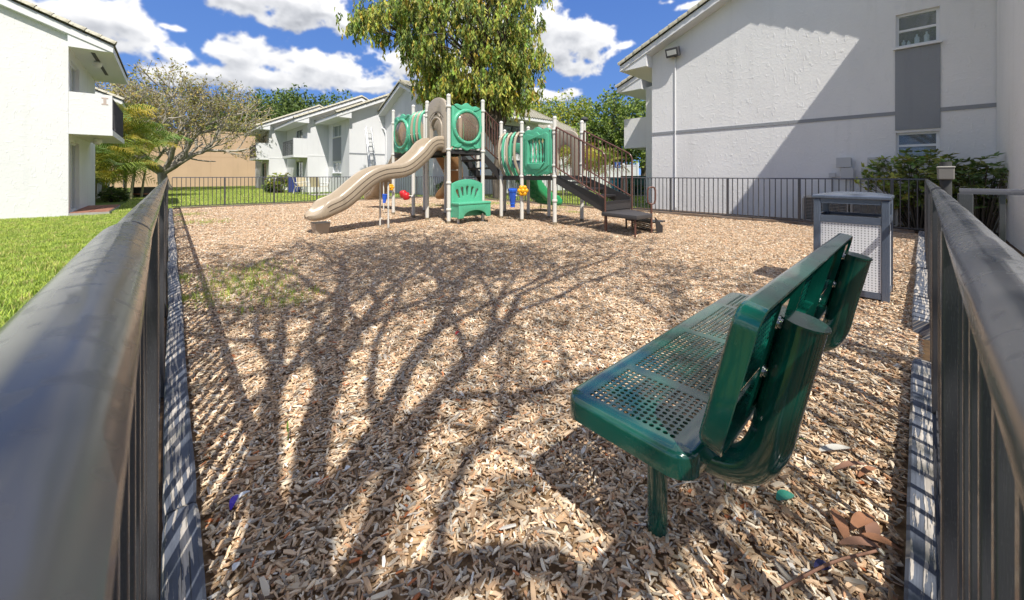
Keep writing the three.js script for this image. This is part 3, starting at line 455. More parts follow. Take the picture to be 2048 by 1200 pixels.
const gableOutline = (a, b, mid, hE, tan, e0) => { const y = (c) => hE + (c < mid ? c - e0 : 2 * mid - e0 - c) * tan - 0.2; return [[a, -0.2], [b, -0.2], [b, y(b)], [mid, y(mid)], [a, y(a)]]; };
function globe(parent, u, y, v) { add(parent, 'globe_lamp', (() => { const g = new THREE.SphereGeometry(0.11, 16, 12); g.translate(u, y - 0.1, -v); return g; })(), M.lampGlass); add(parent, 'lamp_base', tube([V3(u, y, v), V3(u, y - 0.03, v)], 0.06, 12), M.trim); }
function railing(parent, u0, v0, u1, v1, y0, y1) { const part = add(parent, 'balcony_rail', bar(V3(u0, y1, v0), V3(u1, y1, v1), 0.02, 6), M.frameDark); const n = Math.max(2, Math.round(Math.hypot(u1 - u0, v1 - v0) / 0.13)); for (let i = 0; i <= n; i++) add(part, 'baluster', bar(V3(lerp(u0, u1, i / n), y0, lerp(v0, v1, i / n)), V3(lerp(u0, u1, i / n), y1, lerp(v0, v1, i / n)), 0.009, 5), M.frameDark); }

// ---- the large white building on the right: gable wall towards the playground
{
  const U0 = 12.4, VC = 6.34, g = thing('apartment_building', 'large white stucco gable building with grey floor band and window strip', 'building');
  const e1 = VC + 1.0, e0 = VC - 7.9 - 1.0, tan = 0.44, hE = 5.05;
  const { mid } = gableRoof(g, { axis: 'U', e0, e1, w0: VC - 7.9, w1: VC, r0: U0 - 0.4, r1: U0 + 6, hE, tan, ends: [true, false] });
  const x = (v) => fx('-U', v), out = gableOutline(VC - 7.9, VC, mid, hE, tan, e0).map(([v, y]) => [x(v), y]).reverse();
  const wv = [x(0.41), x(-0.26)], up = [wv[0], 4.06, wv[1], 4.82], lo = [wv[0], 1.5, wv[1], 2.1];
  // plaster: band and strip are flush boards of grey a few millimetres proud
  wallOn(g, 'wall', '-U', U0, out, [up, lo], 0.22, M.wall);
  wallOn(g, 'wall', '+V', VC, [[-U0 - 6, -0.2], [-U0 - 0.22, -0.2], [-U0 - 0.22, hE - 0.2], [-U0 - 6, hE - 0.2]], [], 0.2, M.wall);
  const band = (a, b) => { const q = new THREE.BoxGeometry(b - a, 0.085, 0.02); q.translate((a + b) / 2, 2.555, 0.008); add(g, 'floor_band', metres(X(q, F('-U', U0))), M.wallGrey); };
  band(x(VC) + 0.001, wv[0] - 0.012); band(wv[1] + 0.012, x(VC - 7.9));
  const st = new THREE.BoxGeometry(wv[1] - wv[0] + 0.02, 4.0 - 2.16, 0.024); st.translate((wv[0] + wv[1]) / 2, (4.0 + 2.16) / 2, 0.008); add(g, 'window_strip', metres(X(st, F('-U', U0))), M.wallGrey);
  const w1 = windowAt(g, '-U', U0, up, { rows: 2, frame: M.frameWhite, w: 0.05 }), w2 = windowAt(g, '-U', U0, lo, { rows: 2, frame: M.frameWhite, w: 0.05 });
  { const q = new THREE.BoxGeometry(0.58, 0.24, 0.01); q.translate((wv[0] + wv[1]) / 2, 1.69, -0.13); add(w2, 'blind', X(q, F('-U', U0)), M.ply); }
  [[0.12, 0.16, 0.032], [0.2, 0.13, 0.03], [0.33, 0.24, 0.04], [0.48, 0.26, 0.042]].forEach(([dx, h, r]) => add(w1, 'bottle', (() => { const q = new THREE.LatheGeometry([[0, 0], [r, 0], [r, h * 0.7], [r * 0.4, h * 0.82], [r * 0.4, h], [0, h]].map((p) => new THREE.Vector2(...p)), 12); q.translate(wv[0] + dx, 4.1, -0.19); return X(q, F('-U', U0)); })(), M.trim));
  // second bay, set back and standing further out, with a balcony
  const U1 = 15.2, VD = 8.05;
  gableRoof(g, { axis: 'U', e0: VD - 8, e1: VD + 1.15, w0: VD - 7, w1: VD, r0: U1 - 0.4, r1: U1 + 6, hE: 5.0, tan, ends: [true, false] });
  wallOn(g, 'wall', '-U', U1, [[x(VD), -0.2], [x(VC - 0.5), -0.2], [x(VC - 0.5), 5.2], [x(VD), 4.9]], [], 0.2, M.wall);
  wallOn(g, 'wall', '+V', VD, [[-U1 - 6, -0.2], [-U1 - 0.2, -0.2], [-U1 - 0.2, 4.8], [-U1 - 6, 4.8]], [], 0.2, M.wall);
  add(g, 'balcony_floor', box(U1 + 0.15, U1 + 3.6, 2.35, 2.52, VD + 0.002, VD + 1.1), M.trim);
  add(g, 'balcony_wall', metres(box(U1 + 0.05, U1 + 0.17, 2.33, 3.65, VD + 0.003, VD + 1.08)), M.wall); add(g, 'balcony_wall', metres(box(U1 + 0.17, U1 + 3.6, 2.34, 3.4, VD + 0.98, VD + 1.1)), M.wall);
  // far bay
  gableRoof(g, { axis: 'U', e0: VD - 6.5, e1: VD + 2.6, w0: VD - 6, w1: VD + 1.6, r0: 21, r1: 26, hE: 5.0, tan, ends: [true, false] });
  wallOn(g, 'wall', '-U', 21.3, [[x(VD + 1.6), -0.2], [x(VC), -0.2], [x(VC), 4.8], [x(VD + 1.6), 4.8]], [], 0.2, M.wallFar);
  // wing at the right-hand end, whose eave throws the slanting shade on the gable wall
  const WV = -1.02, WU = 9.05;
  wallOn(g, 'wall', '+V', WV, [[-12.38, -0.2], [-WU, -0.2], [-WU, 6.9], [-12.38, 6.9]], [], 0.25, M.wall);
  wallOn(g, 'wall', '-U', WU, [[x(WV - 0.251), -0.2], [x(-9), -0.2], [x(-9), 6.9], [x(WV - 0.251), 6.9]], [], 0.25, M.wall);
  add(g, 'eave', metres(box(WU - 0.05, 12.38, 6.78, 6.98, WV + 0.002, WV + 0.42)), M.trim); add(g, 'wing_roof', metres(box(WU - 0.05, 13.5, 6.901, 7.03, -9.4, WV)), M.tile);
  seat(g, U0, 0, VC);
}
// ---- fittings on that wall
{
  const U0 = 12.4, f = thing('flood_light', 'small black flood light with a conduit down the white gable wall', 'flood light');
  const [, v] = [0, 5.52], y = 5.16;
  const hd = new RoundedBoxGeometry(0.2, 0.3, 0.42, 2, 0.03); hd.rotateZ(0.35); hd.translate(U0 - 0.2, y, -v); add(f, 'housing', hd, M.frameDark); const gl = new THREE.BoxGeometry(0.01, 0.16, 0.3); gl.rotateZ(0.35); gl.translate(U0 - 0.301, y - 0.035, -v); add(f, 'lens', gl, M.lampGlass);
  add(f, 'bracket', box(U0 - 0.12, U0 - 0.003, y - 0.12, y - 0.04, v - 0.04, v + 0.04), M.frameDark); add(f, 'conduit', bar(V3(U0 - 0.022, y - 0.13, v), V3(U0 - 0.022, 0.05, v), 0.02), M.trim); seat(f, U0, y, v);
  const bx = (px, py, w, h, label, legs) => { const r = ray(px, py), t = U0 / r.u, v = r.v * t, y = EYE + r.y * t, b = thing('electrical_box', label, 'electrical box'); add(b, 'case', rbox(U0 - 0.14, U0 - 0.002, y - h / 2, y + h / 2, v - w / 2, v + w / 2, 0.012), M.boxGrey); add(b, 'cover', rbox(U0 - 0.158, U0 - 0.141, y - h / 2 - 0.01, y + h / 2 + 0.01, v - w / 2 - 0.01, v + w / 2 + 0.01, 0.006), M.boxGrey); legs.forEach(([dv, l]) => add(b, 'conduit', bar(V3(U0 - 0.06, y - h / 2, v + dv), V3(U0 - 0.06, y - h / 2 - l, v + dv), 0.014), M.boxGrey)); seat(b, U0, y, v); };
  bx(1689, 325, 0.26, 0.22, 'pale grey electrical box high above the larger air conditioner', [[0, 0.28]]); bx(1752, 325, 0.26, 0.22, 'pale grey electrical box high up beside the leafy shrub', [[0.05, 0.34]]);
  bx(1696, 346, 0.22, 0.24, 'grey electrical box mounted low above the larger air conditioner', [[-0.04, 0.5]]); bx(1738, 346, 0.24, 0.22, 'grey electrical box low on the wall behind the shrub', [[0.02, 0.5]]); bx(1666, 350, 0.11, 0.09, 'tiny grey junction box with conduit beside the air conditioners', [[0, 0.75]]);
  const ac = (v, w, h, label) => { const a = thing('air_conditioner', label, 'air conditioner'); add(a, 'coil', box(11.42, 12.08, 0.06, h - 0.05, v - w / 2 + 0.02, v + w / 2 - 0.02), M.acDark); add(a, 'top', rbox(11.38, 12.12, h - 0.05, h, v - w / 2, v + w / 2, 0.015), M.acGrey); add(a, 'base', box(11.38, 12.12, 0, 0.06, v - w / 2, v + w / 2), M.acGrey); for (let i = 0; i < 14; i++) { const y = 0.09 + (h - 0.17) * i / 13; add(a, 'louvre', box(11.4, 12.1, y, y + 0.012, v - w / 2, v + w / 2), M.acGrey); } for (const [u, vv] of [[11.4, v - w / 2], [12.1, v - w / 2], [11.4, v + w / 2], [12.1, v + w / 2]]) add(a, 'corner_post', box(u - 0.02, u + 0.02, 0.06, h - 0.05, vv - 0.02, vv + 0.02), M.acGrey); const fan = new THREE.TorusGeometry(0.25, 0.01, 6, 24); fan.rotateX(Math.PI / 2); fan.translate(11.75, h + 0.008, -v); add(a, 'fan_guard', fan, M.acDark); seat(a, 11.75, 0, v); };
  ac(1.55, 0.8, 0.62, 'larger grey air conditioner on the ground below the wall boxes'); ac(0.72, 0.72, 0.52, 'smaller beige air conditioner between the wall and the trash can');
}
// ---- the building on the left, beside the lawn
{
  const UW = -2.1, VE = 16.3, g = thing('apartment_building', 'white building with corner balcony and sliding doors beside the lawn', 'building'), tan = 0.42, hE = 4.95;
  const unit = (UW, VE, VB, door) => {
    const e1 = UW + 0.88, e0 = UW - 8.7, { mid } = gableRoof(g, { axis: 'V', e0, e1, w0: UW - 7.8, w1: UW, r0: VE - 0.12, r1: VB, hE, tan, ends: [true, false] });
    wallOn(g, 'wall', '-V', VE, gableOutline(UW - 7.8, UW, mid, hE, tan, e0), [], 0.2, M.wall);
    const d = [[VE + 0.25, 0.03, VE + 1.75, 2.1], [VE + 0.25, 2.5, VE + 1.75, 4.45]];
    wallOn(g, 'wall', '+U', UW, [[VE + 0.2, -0.2], [VB, -0.2], [VB, 4.75], [VE + 0.2, 4.75]], d, 0.2, M.wall);
    for (const q of d) windowAt(g, '+U', UW, q, { cols: 2, sill: false, name: 'sliding_door', blind: [0, 0.45], slats: 5, frame: M.frameWhite });
    add(g, 'balcony_floor', metres(box(UW + 0.002, UW + 0.86, 2.3, 2.47, VE - 0.004, VE + 4)), M.trim);
    add(g, 'balcony_wall', metres(box(UW + 0.003, UW + 0.85, 2.472, 3.5, VE + 0.001, VE + 0.13)), M.wall);
    railing(g, UW + 0.82, VE + 0.2, UW + 0.82, VE + 4, 2.5, 3.45); globe(g, UW + 0.42, 4.745, VE + 1.4); globe(g, UW + 0.42, 2.295, VE + 1.4);
    add(g, 'soffit_vent', box(UW + 0.4, UW + 0.48, 4.735, 4.748, VE + 0.25, VE + 3.6), M.tileGap);
  };
  unit(UW, VE, VE + 5.2); unit(UW - 0.55, VE + 11.6, VE + 17);
  wallOn(g, 'wall', '+U', UW - 1.6, [[VE + 5.2, -0.2], [VE + 11.5, -0.2], [VE + 11.5, 4.75], [VE + 5.2, 4.75]], [], 0.2, M.wall);
  // mark left by a removed letter on the balcony front
  const I = shapeOf([[-0.13, 0], [0.13, 0], [0.13, 0.05], [0.055, 0.06], [0.055, 0.26], [0.13, 0.27], [0.13, 0.32], [-0.13, 0.32], [-0.13, 0.27], [-0.055, 0.26], [-0.055, 0.06], [-0.13, 0.05]]), q = new THREE.ExtrudeGeometry(I, { depth: 0.004, bevelEnabled: false }); q.scale(0.52, 0.68, 1); q.translate(UW + 0.7, 3.2, -VE + 0.001); add(g, 'letter_mark', q, M.stain);
  seat(g, UW, 0, VE);
  const s = thing('patio_step', 'low concrete step paved with clay tiles outside the sliding door', 'step'); add(s, 'slab', metres(box(-2.08, -1.3, -0.12, 0.05, 16.2, 19.6)), M.concrete);
  for (let i = 0; i < 2; i++) for (let j = 0; j < 8; j++) add(s, 'tile', metres(rbox(-2.07 + i * 0.385, -2.07 + i * 0.385 + 0.375, 0.04, 0.068, 16.22 + j * 0.42, 16.22 + j * 0.42 + 0.41, 0.006, 1), 1, j * 0.37, i * 0.7), M.clay); seat(s, -1.7, 0, 17.9);
}
// ---- the stepped white houses in the middle, and their end house
{
  const g = thing('apartment_building', 'row of stepped white gabled houses with balconies behind the lawn', 'building'), tan = 0.46, hE = 4.85;
  const unit = (UW, V0, V1, bal) => {
    const e0 = UW - 0.88, e1 = e0 + 8.8, { mid } = gableRoof(g, { axis: 'V', e0, e1, w0: UW, w1: e1 - 0.9, r0: V0 - 0.4, r1: V1, hE, tan, ends: [true, false] });
    wallOn(g, 'wall', '-V', V0, gableOutline(UW, e1 - 0.9, mid, hE, tan, e0), [], 0.2, M.wallFar);
    const band = box(UW - 0.012, e1 - 0.9, 2.44, 2.53, V0 - 0.014, V0 - 0.002); add(g, 'floor_band', band, bal ? M.trim : M.wallGrey);
    const x = (v) => fx('-U', v), holes = bal ? [[x(V0 + 3.1), 0.05, x(V0 + 1.3), 2.1], [x(V0 + 3.1), 2.55, x(V0 + 1.3), 4.4]] : [[x(V0 + 3.2), 3.7, x(V0 + 1.5), 4.5], [x(V0 + 3.2), 1.28, x(V0 + 1.5), 2.0]];
    wallOn(g, 'wall', '-U', UW, [[x(V1), -0.2], [x(V0 + 0.2), -0.2], [x(V0 + 0.2), hE - 0.2], [x(V1), hE - 0.2]], holes, 0.2, M.wallFar);
    for (const h of holes) windowAt(g, '-U', UW, h, { cols: 2, sill: !bal, name: bal ? 'sliding_door' : 'window', blind: bal ? [0, 0.3] : [0.5, 1], frame: bal ? M.frameDark : M.frameWhite });
    if (bal) {
      add(g, 'balcony_floor', box(UW - 0.85, UW - 0.002, 2.33, 2.5, V0 - 0.004, V0 + 3.3), M.trim); add(g, 'balcony_wall', metres(box(UW - 0.85, UW - 0.003, 2.502, 3.62, V0 + 0.001, V0 + 0.13)), M.wallFar);
      railing(g, UW - 0.82, V0 + 0.15, UW - 0.82, V0 + 3.3, 2.52, 3.5); railing(g, UW - 0.82, V0 + 3.28, UW - 0.01, V0 + 3.28, 2.52, 3.5); globe(g, UW - 0.42, 2.325, V0 + 0.8);
    } else add(g, 'window_strip', box(UW - 0.016, UW + 0.01, 2.08, 3.62, V0 + 1.5, V0 + 3.2), M.wallGrey);
  };
  unit(8.33, 24.2, 28.5, false); unit(7.0, 28.4, 34.6, true); unit(5.8, 34.6, 41, true);
  seat(g, 8.33, 0, 24.2);
  // end house: gable towards the lawn, long front behind the tree
  const h = thing('apartment_building', 'white gabled house with tiled roof and downspout behind the leafy tree', 'building'), U0 = 10.63, VA = 18.0, VB = 24.19;
  const e0 = VA - 0.9, e1 = VB + 0.9, { mid } = gableRoof(h, { axis: 'U', e0, e1, w0: VA, w1: VB, r0: U0 - 0.4, r1: 19.5, hE, tan: 0.46, field: true });
  const x = (v) => fx('-U', v); wallOn(h, 'wall', '-U', U0, gableOutline(VA, VB, mid, hE, 0.46, e0).map(([v, y]) => [x(v), y]).reverse(), [], 0.2, M.wallFar);
  const holes = [[15.6, 2.5, 17.5, 4.35], [13.0, 0.9, 14.2, 2.0], [16.2, 0.05, 18.0, 2.1]]; wallOn(h, 'wall', '-V', VA, [[U0 + 0.2, -0.2], [18.95, -0.2], [18.95, hE - 0.2], [U0 + 0.2, hE - 0.2]], holes, 0.2, M.wallFar);
  holes.forEach((q, i) => windowAt(h, '-V', VA, q, { cols: 2, frame: i === 1 ? M.frameWhite : M.frameDark, blind: i ? undefined : [0.05, 0.5], slats: 5, sill: i === 1, name: i === 1 ? 'window' : 'sliding_door' }));
  wallOn(h, 'wall', '+U', 18.95, [[VA + 0.2, -0.2], [VB, -0.2], [VB, hE], [VA + 0.2, hE]], [], 0.2, M.wallFar); globe(h, 16.6, hE - 0.205, 17.5);
  gableRoof(h, { axis: 'U', e0: 18.4, e1: 24.5, w0: 19.2, w1: 24, r0: 19.52, r1: 25, hE: 4.4, tan: 0.44, field: true }); wallOn(h, 'wall', '-V', 19.2, [[18.96, -0.2], [24.6, -0.2], [24.6, 4.2], [18.96, 4.2]], [], 0.2, M.wallFar);
  add(h, 'gutter', box(U0 - 0.42, U0 + 0.1, 4.62, 4.76, VB + 0.75, VB + 0.95), M.trim); add(h, 'downspout', tube(curve([V3(U0 - 0.36, 4.62, VB + 0.8), V3(U0 - 0.36, 4.45, VB + 0.7), V3(U0 - 0.14, 4.2, VB - 0.1), V3(U0 - 0.06, 4.05, VB - 0.2), V3(U0 - 0.06, 0.1, VB - 0.2)], 30), 0.045, 8), M.trim);
  seat(h, U0, 0, VA);
  // the beige building beyond the bare tree
  const b = thing('beige_building', 'plain beige stucco building with panel joints behind the bare tree', 'building'); const WB = 50, jo = [];
  for (let i = 0; i < 14; i++) add(b, 'wall_panel', metres(box(-32 + i * 3.2, -32 + i * 3.2 + 3.185, -0.2, 2.995, WB, WB + 0.3)), M.beige), add(b, 'wall_panel', metres(box(-32 + i * 3.2, -32 + i * 3.2 + 3.185, 3.01, 5.6, WB, WB + 0.3)), M.beige);
  add(b, 'wall_core', box(-32, 12.8, -0.2, 5.5, WB + 0.02, WB + 4), M.beige); add(b, 'coping', box(-32.1, 12.9, 5.6, 5.75, WB - 0.06, WB + 4), M.beige); add(b, 'downpipe', bar(V3(-3.1, 0, WB - 0.06), V3(-3.1, 5.5, WB - 0.06), 0.05), M.frameDark); seat(b, 0, 0, WB);
}

// ================================================================ PLAY STRUCTURE
{
  const g = thing('play_structure', 'green, tan and cream playground climber with slides, panels and brown railed stairs', 'play structure');
  const U0 = 4.78, U1 = 5.78, U2 = 6.43, U3 = 7.43, HA = 1.74, HC = 1.12, PR = 0.0465;
  const collarG = new THREE.LatheGeometry([[0.046, -0.026], [0.06, -0.024], [0.063, -0.012], [0.063, 0.012], [0.06, 0.024], [0.046, 0.026]].map((p) => new THREE.Vector2(...p)), 14);
  const capG = new THREE.SphereGeometry(0.05, 14, 8, 0, Math.PI * 2, 0, Math.PI / 2); capG.scale(1, 0.95, 1);
  const lipG = new THREE.LatheGeometry([[0.047, 0], [0.052, 0.003], [0.052, 0.02], [0.047, 0.024]].map((p) => new THREE.Vector2(...p)), 14);
  const post = (u, v, h, collars) => {
    const p = add(g, 'post', tube([V3(u, -0.15, v), V3(u, h - 0.05, v)], PR, 14, false), M.post);
    const c = add(p, 'cap', capG, M.post); c.position.copy(V3(u, h - 0.052, v)); const l = add(p, 'cap_rim', lipG, M.post); l.position.copy(V3(u, h - 0.075, v));
    for (const y of collars) { const q = add(p, 'collar', collarG, M.post); q.position.copy(V3(u, y, v)); }
    add(p, 'foot', tube([V3(u, -0.12, v), V3(u, 0.045 + 0.03 * ((u * 7 + v * 3) % 1), v)], PR + 0.0015, 14, false), M.postFoot);
  };
  const tall = [[U0, 10.3, 3.02, [1.72, 2.62]], [U0, 9.1, 3.0, [0.56, 1.72, 2.55, 2.68]], [U0, 8.38, 3.0, [1.72, 2.6, 2.72]], [U0, 7.4, 3.02, [0.33, 0.95, 1.72, 2.72]], [U1, 7.4, 3.02, [1.72, 2.72]], [U1, 8.38, 3.0, [1.66, 2.72]], [U1, 9.1, 3.0, [1.66, 2.72]], [U1, 10.3, 3.0, [1.66]]];
  const low = [[U2, 7.45, 2.55, [1.1, 2.12]], [U2, 8.45, 2.55, [1.1]], [U3, 7.45, 2.5, [1.1]], [U3, 8.45, 2.5, [1.1]], [U2, 6.67, 2.47, [1.1, 2.1, 2.18]], [U2, 5.6, 2.47, [0.55, 1.1, 1.35, 2.08, 2.16]], [U3, 6.67, 2.45, [1.1, 2.1]], [U3, 5.6, 2.47, [1.1, 1.4, 2.16]]];
  for (const p of [...tall, ...low]) post(...p);
  // decks
  const deck = (u0, u1, v0, v1, h) => { const d = add(g, 'deck', rbox(u0 + 0.03, u1 - 0.03, h - 0.055, h, v0 + 0.03, v1 - 0.03, 0.008, 1), M.deck); for (const v of [v0 + 0.02, v1 - 0.02]) add(d, 'deck_edge', box(u0 + 0.05, u1 - 0.05, h - 0.11, h - 0.003, v - 0.008, v + 0.008), M.black); for (const u of [u0 + 0.02, u1 - 0.02]) add(d, 'deck_edge', box(u - 0.008, u + 0.008, h - 0.112, h - 0.002, v0 + 0.05, v1 - 0.05), M.black); };
  deck(U0, U1, 7.4, 8.38, HA); deck(U0, U1, 8.38, 9.1, HA - 0.004); deck(U0, U1, 9.1, 10.3, HA); deck(U2, U3, 5.6, 6.67, HC); deck(U2, U3, 6.67, 7.45, HC - 0.004); deck(U2, U3, 7.45, 8.45, HC);

  // panel outline with wavy top and bottom, centred on x = 0
  const wavy = (w, y0, y1, amp, n = 40) => { const o = [], f = (x) => Math.cos(x * Math.PI * 3) * 0.5 + Math.cos(x * Math.PI) * 0.7; for (let i = 0; i <= n; i++) { const x = -1 + 2 * i / n; o.push([x * w / 2, y0 - amp * f(x) * 0.7]); } for (let i = n; i >= 0; i--) { const x = -1 + 2 * i / n; o.push([x * w / 2, y1 + amp * f(x)]); } return o; };
  const circle = (cx, cy, r, n = 36) => { const p = new THREE.Path(); p.absarc(cx, cy, r, 0, Math.PI * 2, true); return p; };
  const place = (geo, facing, at, c, lift = 0) => { geo.translate(fx(facing, c), 0, lift); return X(geo, F(facing, at)); };
  const leafShape = (l, w) => { const s = new THREE.Shape(); s.moveTo(-l / 2, 0); s.quadraticCurveTo(-l * 0.1, w, l / 2, 0); s.quadraticCurveTo(-l * 0.1, -w * 0.35, -l / 2, 0); const q = new THREE.ExtrudeGeometry(s, { depth: 0.012, bevelEnabled: true, bevelSize: 0.006, bevelThickness: 0.006, bevelSegments: 2, curveSegments: 8 }); return q; };
  function bubblePanel(facing, at, c, y0, y1, w) {
    const cy = (y0 + y1) / 2 + 0.0, r = 0.355, s = slab(wavy(w, y0 + 0.06, y1 - 0.06, 0.05), [circle(0, cy, r)], 0.07, 0.016), p = add(g, 'bubble_panel', creased(place(s, facing, at, c, 0.035), 0.5), M.green);
    const rp = [[r - 0.006, -0.02], [r - 0.012, 0.05], [r, 0.066], [r + 0.035, 0.07], [r + 0.06, 0.062], [r + 0.075, 0.03], [r + 0.085, -0.01]].map(([a, b]) => new THREE.Vector2(a, b)), ring = new THREE.LatheGeometry(rp, 48); ring.rotateX(Math.PI / 2); ring.translate(0, cy, 0.02); add(p, 'ring', place(ring, facing, at, c, 0), M.green);
    const dome = new THREE.SphereGeometry(r, 32, 10, 0, Math.PI * 2, 0, Math.PI / 2); dome.scale(1, 0.34, 1); dome.rotateX(Math.PI / 2); dome.translate(0, cy, 0.03); add(p, 'bubble_window', place(dome, facing, at, c, 0), M.bubble);
    for (let k = 0; k < 12; k++) { const a = k / 12 * 6.283 + 0.2, b = new THREE.SphereGeometry(0.009, 6, 5); b.translate(Math.cos(a) * (r + 0.03), cy + Math.sin(a) * (r + 0.03), 0.09); add(p, 'screw', place(b, facing, at, c, 0), M.post); }
    for (const [sx, sy] of [[-1, 1], [1, 1], [-1, -1], [1, -1]]) { const q = leafShape(0.22, 0.1); if (sy < 0) q.scale(1, -1, 1); q.scale(sx, 1, 1); q.rotateZ(sx * sy * 0.35); q.translate(sx * w * 0.31, cy + sy * (y1 - y0) * 0.385, 0.036); add(p, 'leaf_relief', place(sx * sy < 0 ? flip(q) : q, facing, at, c, 0), M.green); }
    for (const sx of [-1, 1]) { const h = new THREE.CylinderGeometry(0.014, 0.014, 0.006, 10); h.rotateX(Math.PI / 2); h.translate(sx * (w / 2 - 0.05), y1 - 0.1, 0.037); add(p, 'bolt_hole', place(h, facing, at, c, 0), M.groove); }
    const pl = new THREE.BoxGeometry(0.1, 0.035, 0.008); pl.translate(0, y0 + 0.11, 0.037); add(p, 'plate', place(pl, facing, at, c, 0), M.green);
  }
  bubblePanel('-V', 7.4, (U0 + U1) / 2, 1.7, 2.86, 0.87); bubblePanel('-U', U0, 9.7, 1.7, 2.82, 0.98);

  function archPanel(facing, at, c, y0, w, h, mat, open = [0.24, 0.82]) {
    const [ow, oh] = open, o = [[-w / 2, y0], [-ow, y0]]; for (let i = 0; i <= 20; i++) { const a = Math.PI * (1 - i / 20); o.push([Math.cos(a) * ow * (1 + 0.08 * Math.sin(a * 2) * 0), y0 + oh - ow * 1.1 + Math.sin(a) * ow * 1.1]); } o.push([ow, y0], [w / 2, y0]); for (let i = 0; i <= 20; i++) { const a = Math.PI * i / 20; o.push([Math.cos(a) * w / 2, y0 + h - 0.36 + Math.pow(Math.sin(a), 0.75) * 0.36]); }
    const p = add(g, 'arch_panel', creased(place(slab(o, [], 0.08, 0.018), facing, at, c, 0.04), 0.5), mat);
    const lip = []; for (let i = 0; i <= 24; i++) { const a = Math.PI * (1 - i / 24); lip.push(new THREE.Vector3(Math.cos(a) * (ow + 0.025), y0 + oh - ow * 1.1 + Math.sin(a) * (ow * 1.1 + 0.025), 0)); } lip.unshift(new THREE.Vector3(-ow - 0.025, y0 + 0.05, 0)); lip.push(new THREE.Vector3(ow + 0.025, y0 + 0.05, 0));
    add(p, 'opening_lip', place(tube(lip, 0.024, 8), facing, at, c, 0.04), mat);
    for (const rr of [0.09, 0.16]) { const arc = []; for (let i = 0; i <= 14; i++) { const a = Math.PI * (0.8 - 0.6 * i / 14); arc.push(new THREE.Vector3(Math.cos(a) * (ow + rr), y0 + oh - ow * 1.1 + Math.sin(a) * (ow * 1.15 + rr), 0)); } add(p, 'carved_line', place(tube(arc, 0.006, 5), facing, at, c, 0.04), M.groove); }
    for (const sx of [-1, 0, 1]) { const q = leafShape(0.12, 0.05); q.rotateZ(sx * -0.6 + (sx ? 0 : 0.3)); q.translate(sx * 0.13, y0 + oh + 0.12 - Math.abs(sx) * 0.05, 0.035); add(p, 'leaf_relief', place(q, facing, at, c, 0.0), sx ? mat : M.groove); }
  }
  archPanel('-U', U0, 7.89, 1.66, 0.86, 1.33, M.tanGrey); archPanel('+U', U3, 6.13, 1.08, 0.92, 1.2, M.tanGrey); archPanel('+V', 10.3, 5.28, 1.66, 0.88, 1.25, M.tan); archPanel('+U', U1, 9.7, 1.66, 0.95, 1.2, M.tan); archPanel('+U', U3, 7.95, 1.06, 0.86, 1.0, M.green, [0.28, 0.72]);

  // slides
  function slide(path, o = {}) {
    const n = o.n ?? 46, pts = curve(path.map((p) => V3(...p)), n), w = o.w ?? 1, rings = [], gl = [[], [], [], []], mat = o.mat ?? M.tan;
    const half = [[0, -0.055], [0.16, -0.055], [0.245, -0.045], [0.285, -0.01], [0.297, 0.06], [0.302, 0.13], [0.304, 0.2], [0.3, 0.238], [0.285, 0.26], [0.264, 0.26], [0.25, 0.23], [0.236, 0.15], [0.205, 0.06], [0.14, 0.012], [0.06, 0]];
    const prof = [...half, ...half.slice(1).reverse().map(([x, y]) => [-x, y])];
    for (let i = 0; i <= n; i++) {
      const t = pts[Math.min(n, i + 1)].clone().sub(pts[Math.max(0, i - 1)]).normalize(), side = new THREE.Vector3(-t.z, 0, t.x).normalize(), up = side.clone().cross(t).normalize(), e = i / n;
      const wall = e > 0.86 ? lerp(1, 0.25, sstep(0.86, 1, e)) : 1, nose = e > 0.93 ? Math.sqrt(Math.max(0.02, 1 - ((e - 0.93) / 0.07) ** 2)) : 1, flare = 1 + 0.12 * sstep(0.75, 0.95, e);
      const P = (x, y) => pts[i].clone().addScaledVector(side, x * w * flare * (0.35 + 0.65 * nose)).addScaledVector(up, y > 0 ? y * wall : y * (0.4 + 0.6 * nose));
      rings.push(prof.map(([x, y]) => P(x, y)));
      if (e < 0.9) [[0.305, 0.17], [0.301, 0.08], [-0.305, 0.17], [-0.301, 0.08]].forEach(([x, y], k) => gl[k].push(P(x, y)));
    }
    const s = add(g, o.name ?? 'slide', creased(loft(rings, true, true), 0.9), mat); if (o.lines !== false) gl.forEach((l) => add(s, 'groove_line', tube(l, 0.0055, 4, false), M.groove));
    return s;
  }
  const wavePath = (f) => Array.from({ length: 15 }, (_, i) => { const t = i / 14; let h = lerp(1.77, 0.34, t) + 0.095 * Math.sin(t * Math.PI * 4 + 0.9) - 0.055; if (t < 0.08) h = 1.77; if (t > 0.84) h = lerp(h, 0.3, sstep(0.84, 1, t)); return f(t, h); });
  const sA = slide(wavePath((t, h) => [lerp(U0 + 0.03, 1.93, t), h, 7.89]), { w: 1.16 });
  { const ft = add(sA, 'foot_block', creased(loft([0.0, 0.12, 0.24].map((y) => [[-0.13, -0.17], [0.13, -0.17], [0.16, 0], [0.13, 0.17], [-0.13, 0.17], [-0.16, 0]].map(([x, z]) => V3(2.17 + x * (0.8 + y), y - 0.03, 7.89 + z * (0.8 + y)))), true, true), 0.5), M.tanGrey); for (const v of [7.68, 8.1]) add(sA, 'support', bar(V3(3.45, -0.1, v), V3(3.45, 0.98, v), 0.02), M.post); }
  const sB = slide(wavePath((t, h) => [5.28, h, lerp(10.3, 13.1, t)])); add(sB, 'support', bar(V3(5.1, -0.1, 11.7), V3(5.1, 0.9, 11.7), 0.02), M.post);
  const amber = phy({ color: L(0.36, 0.19, 0.075), roughness: 0.5 });
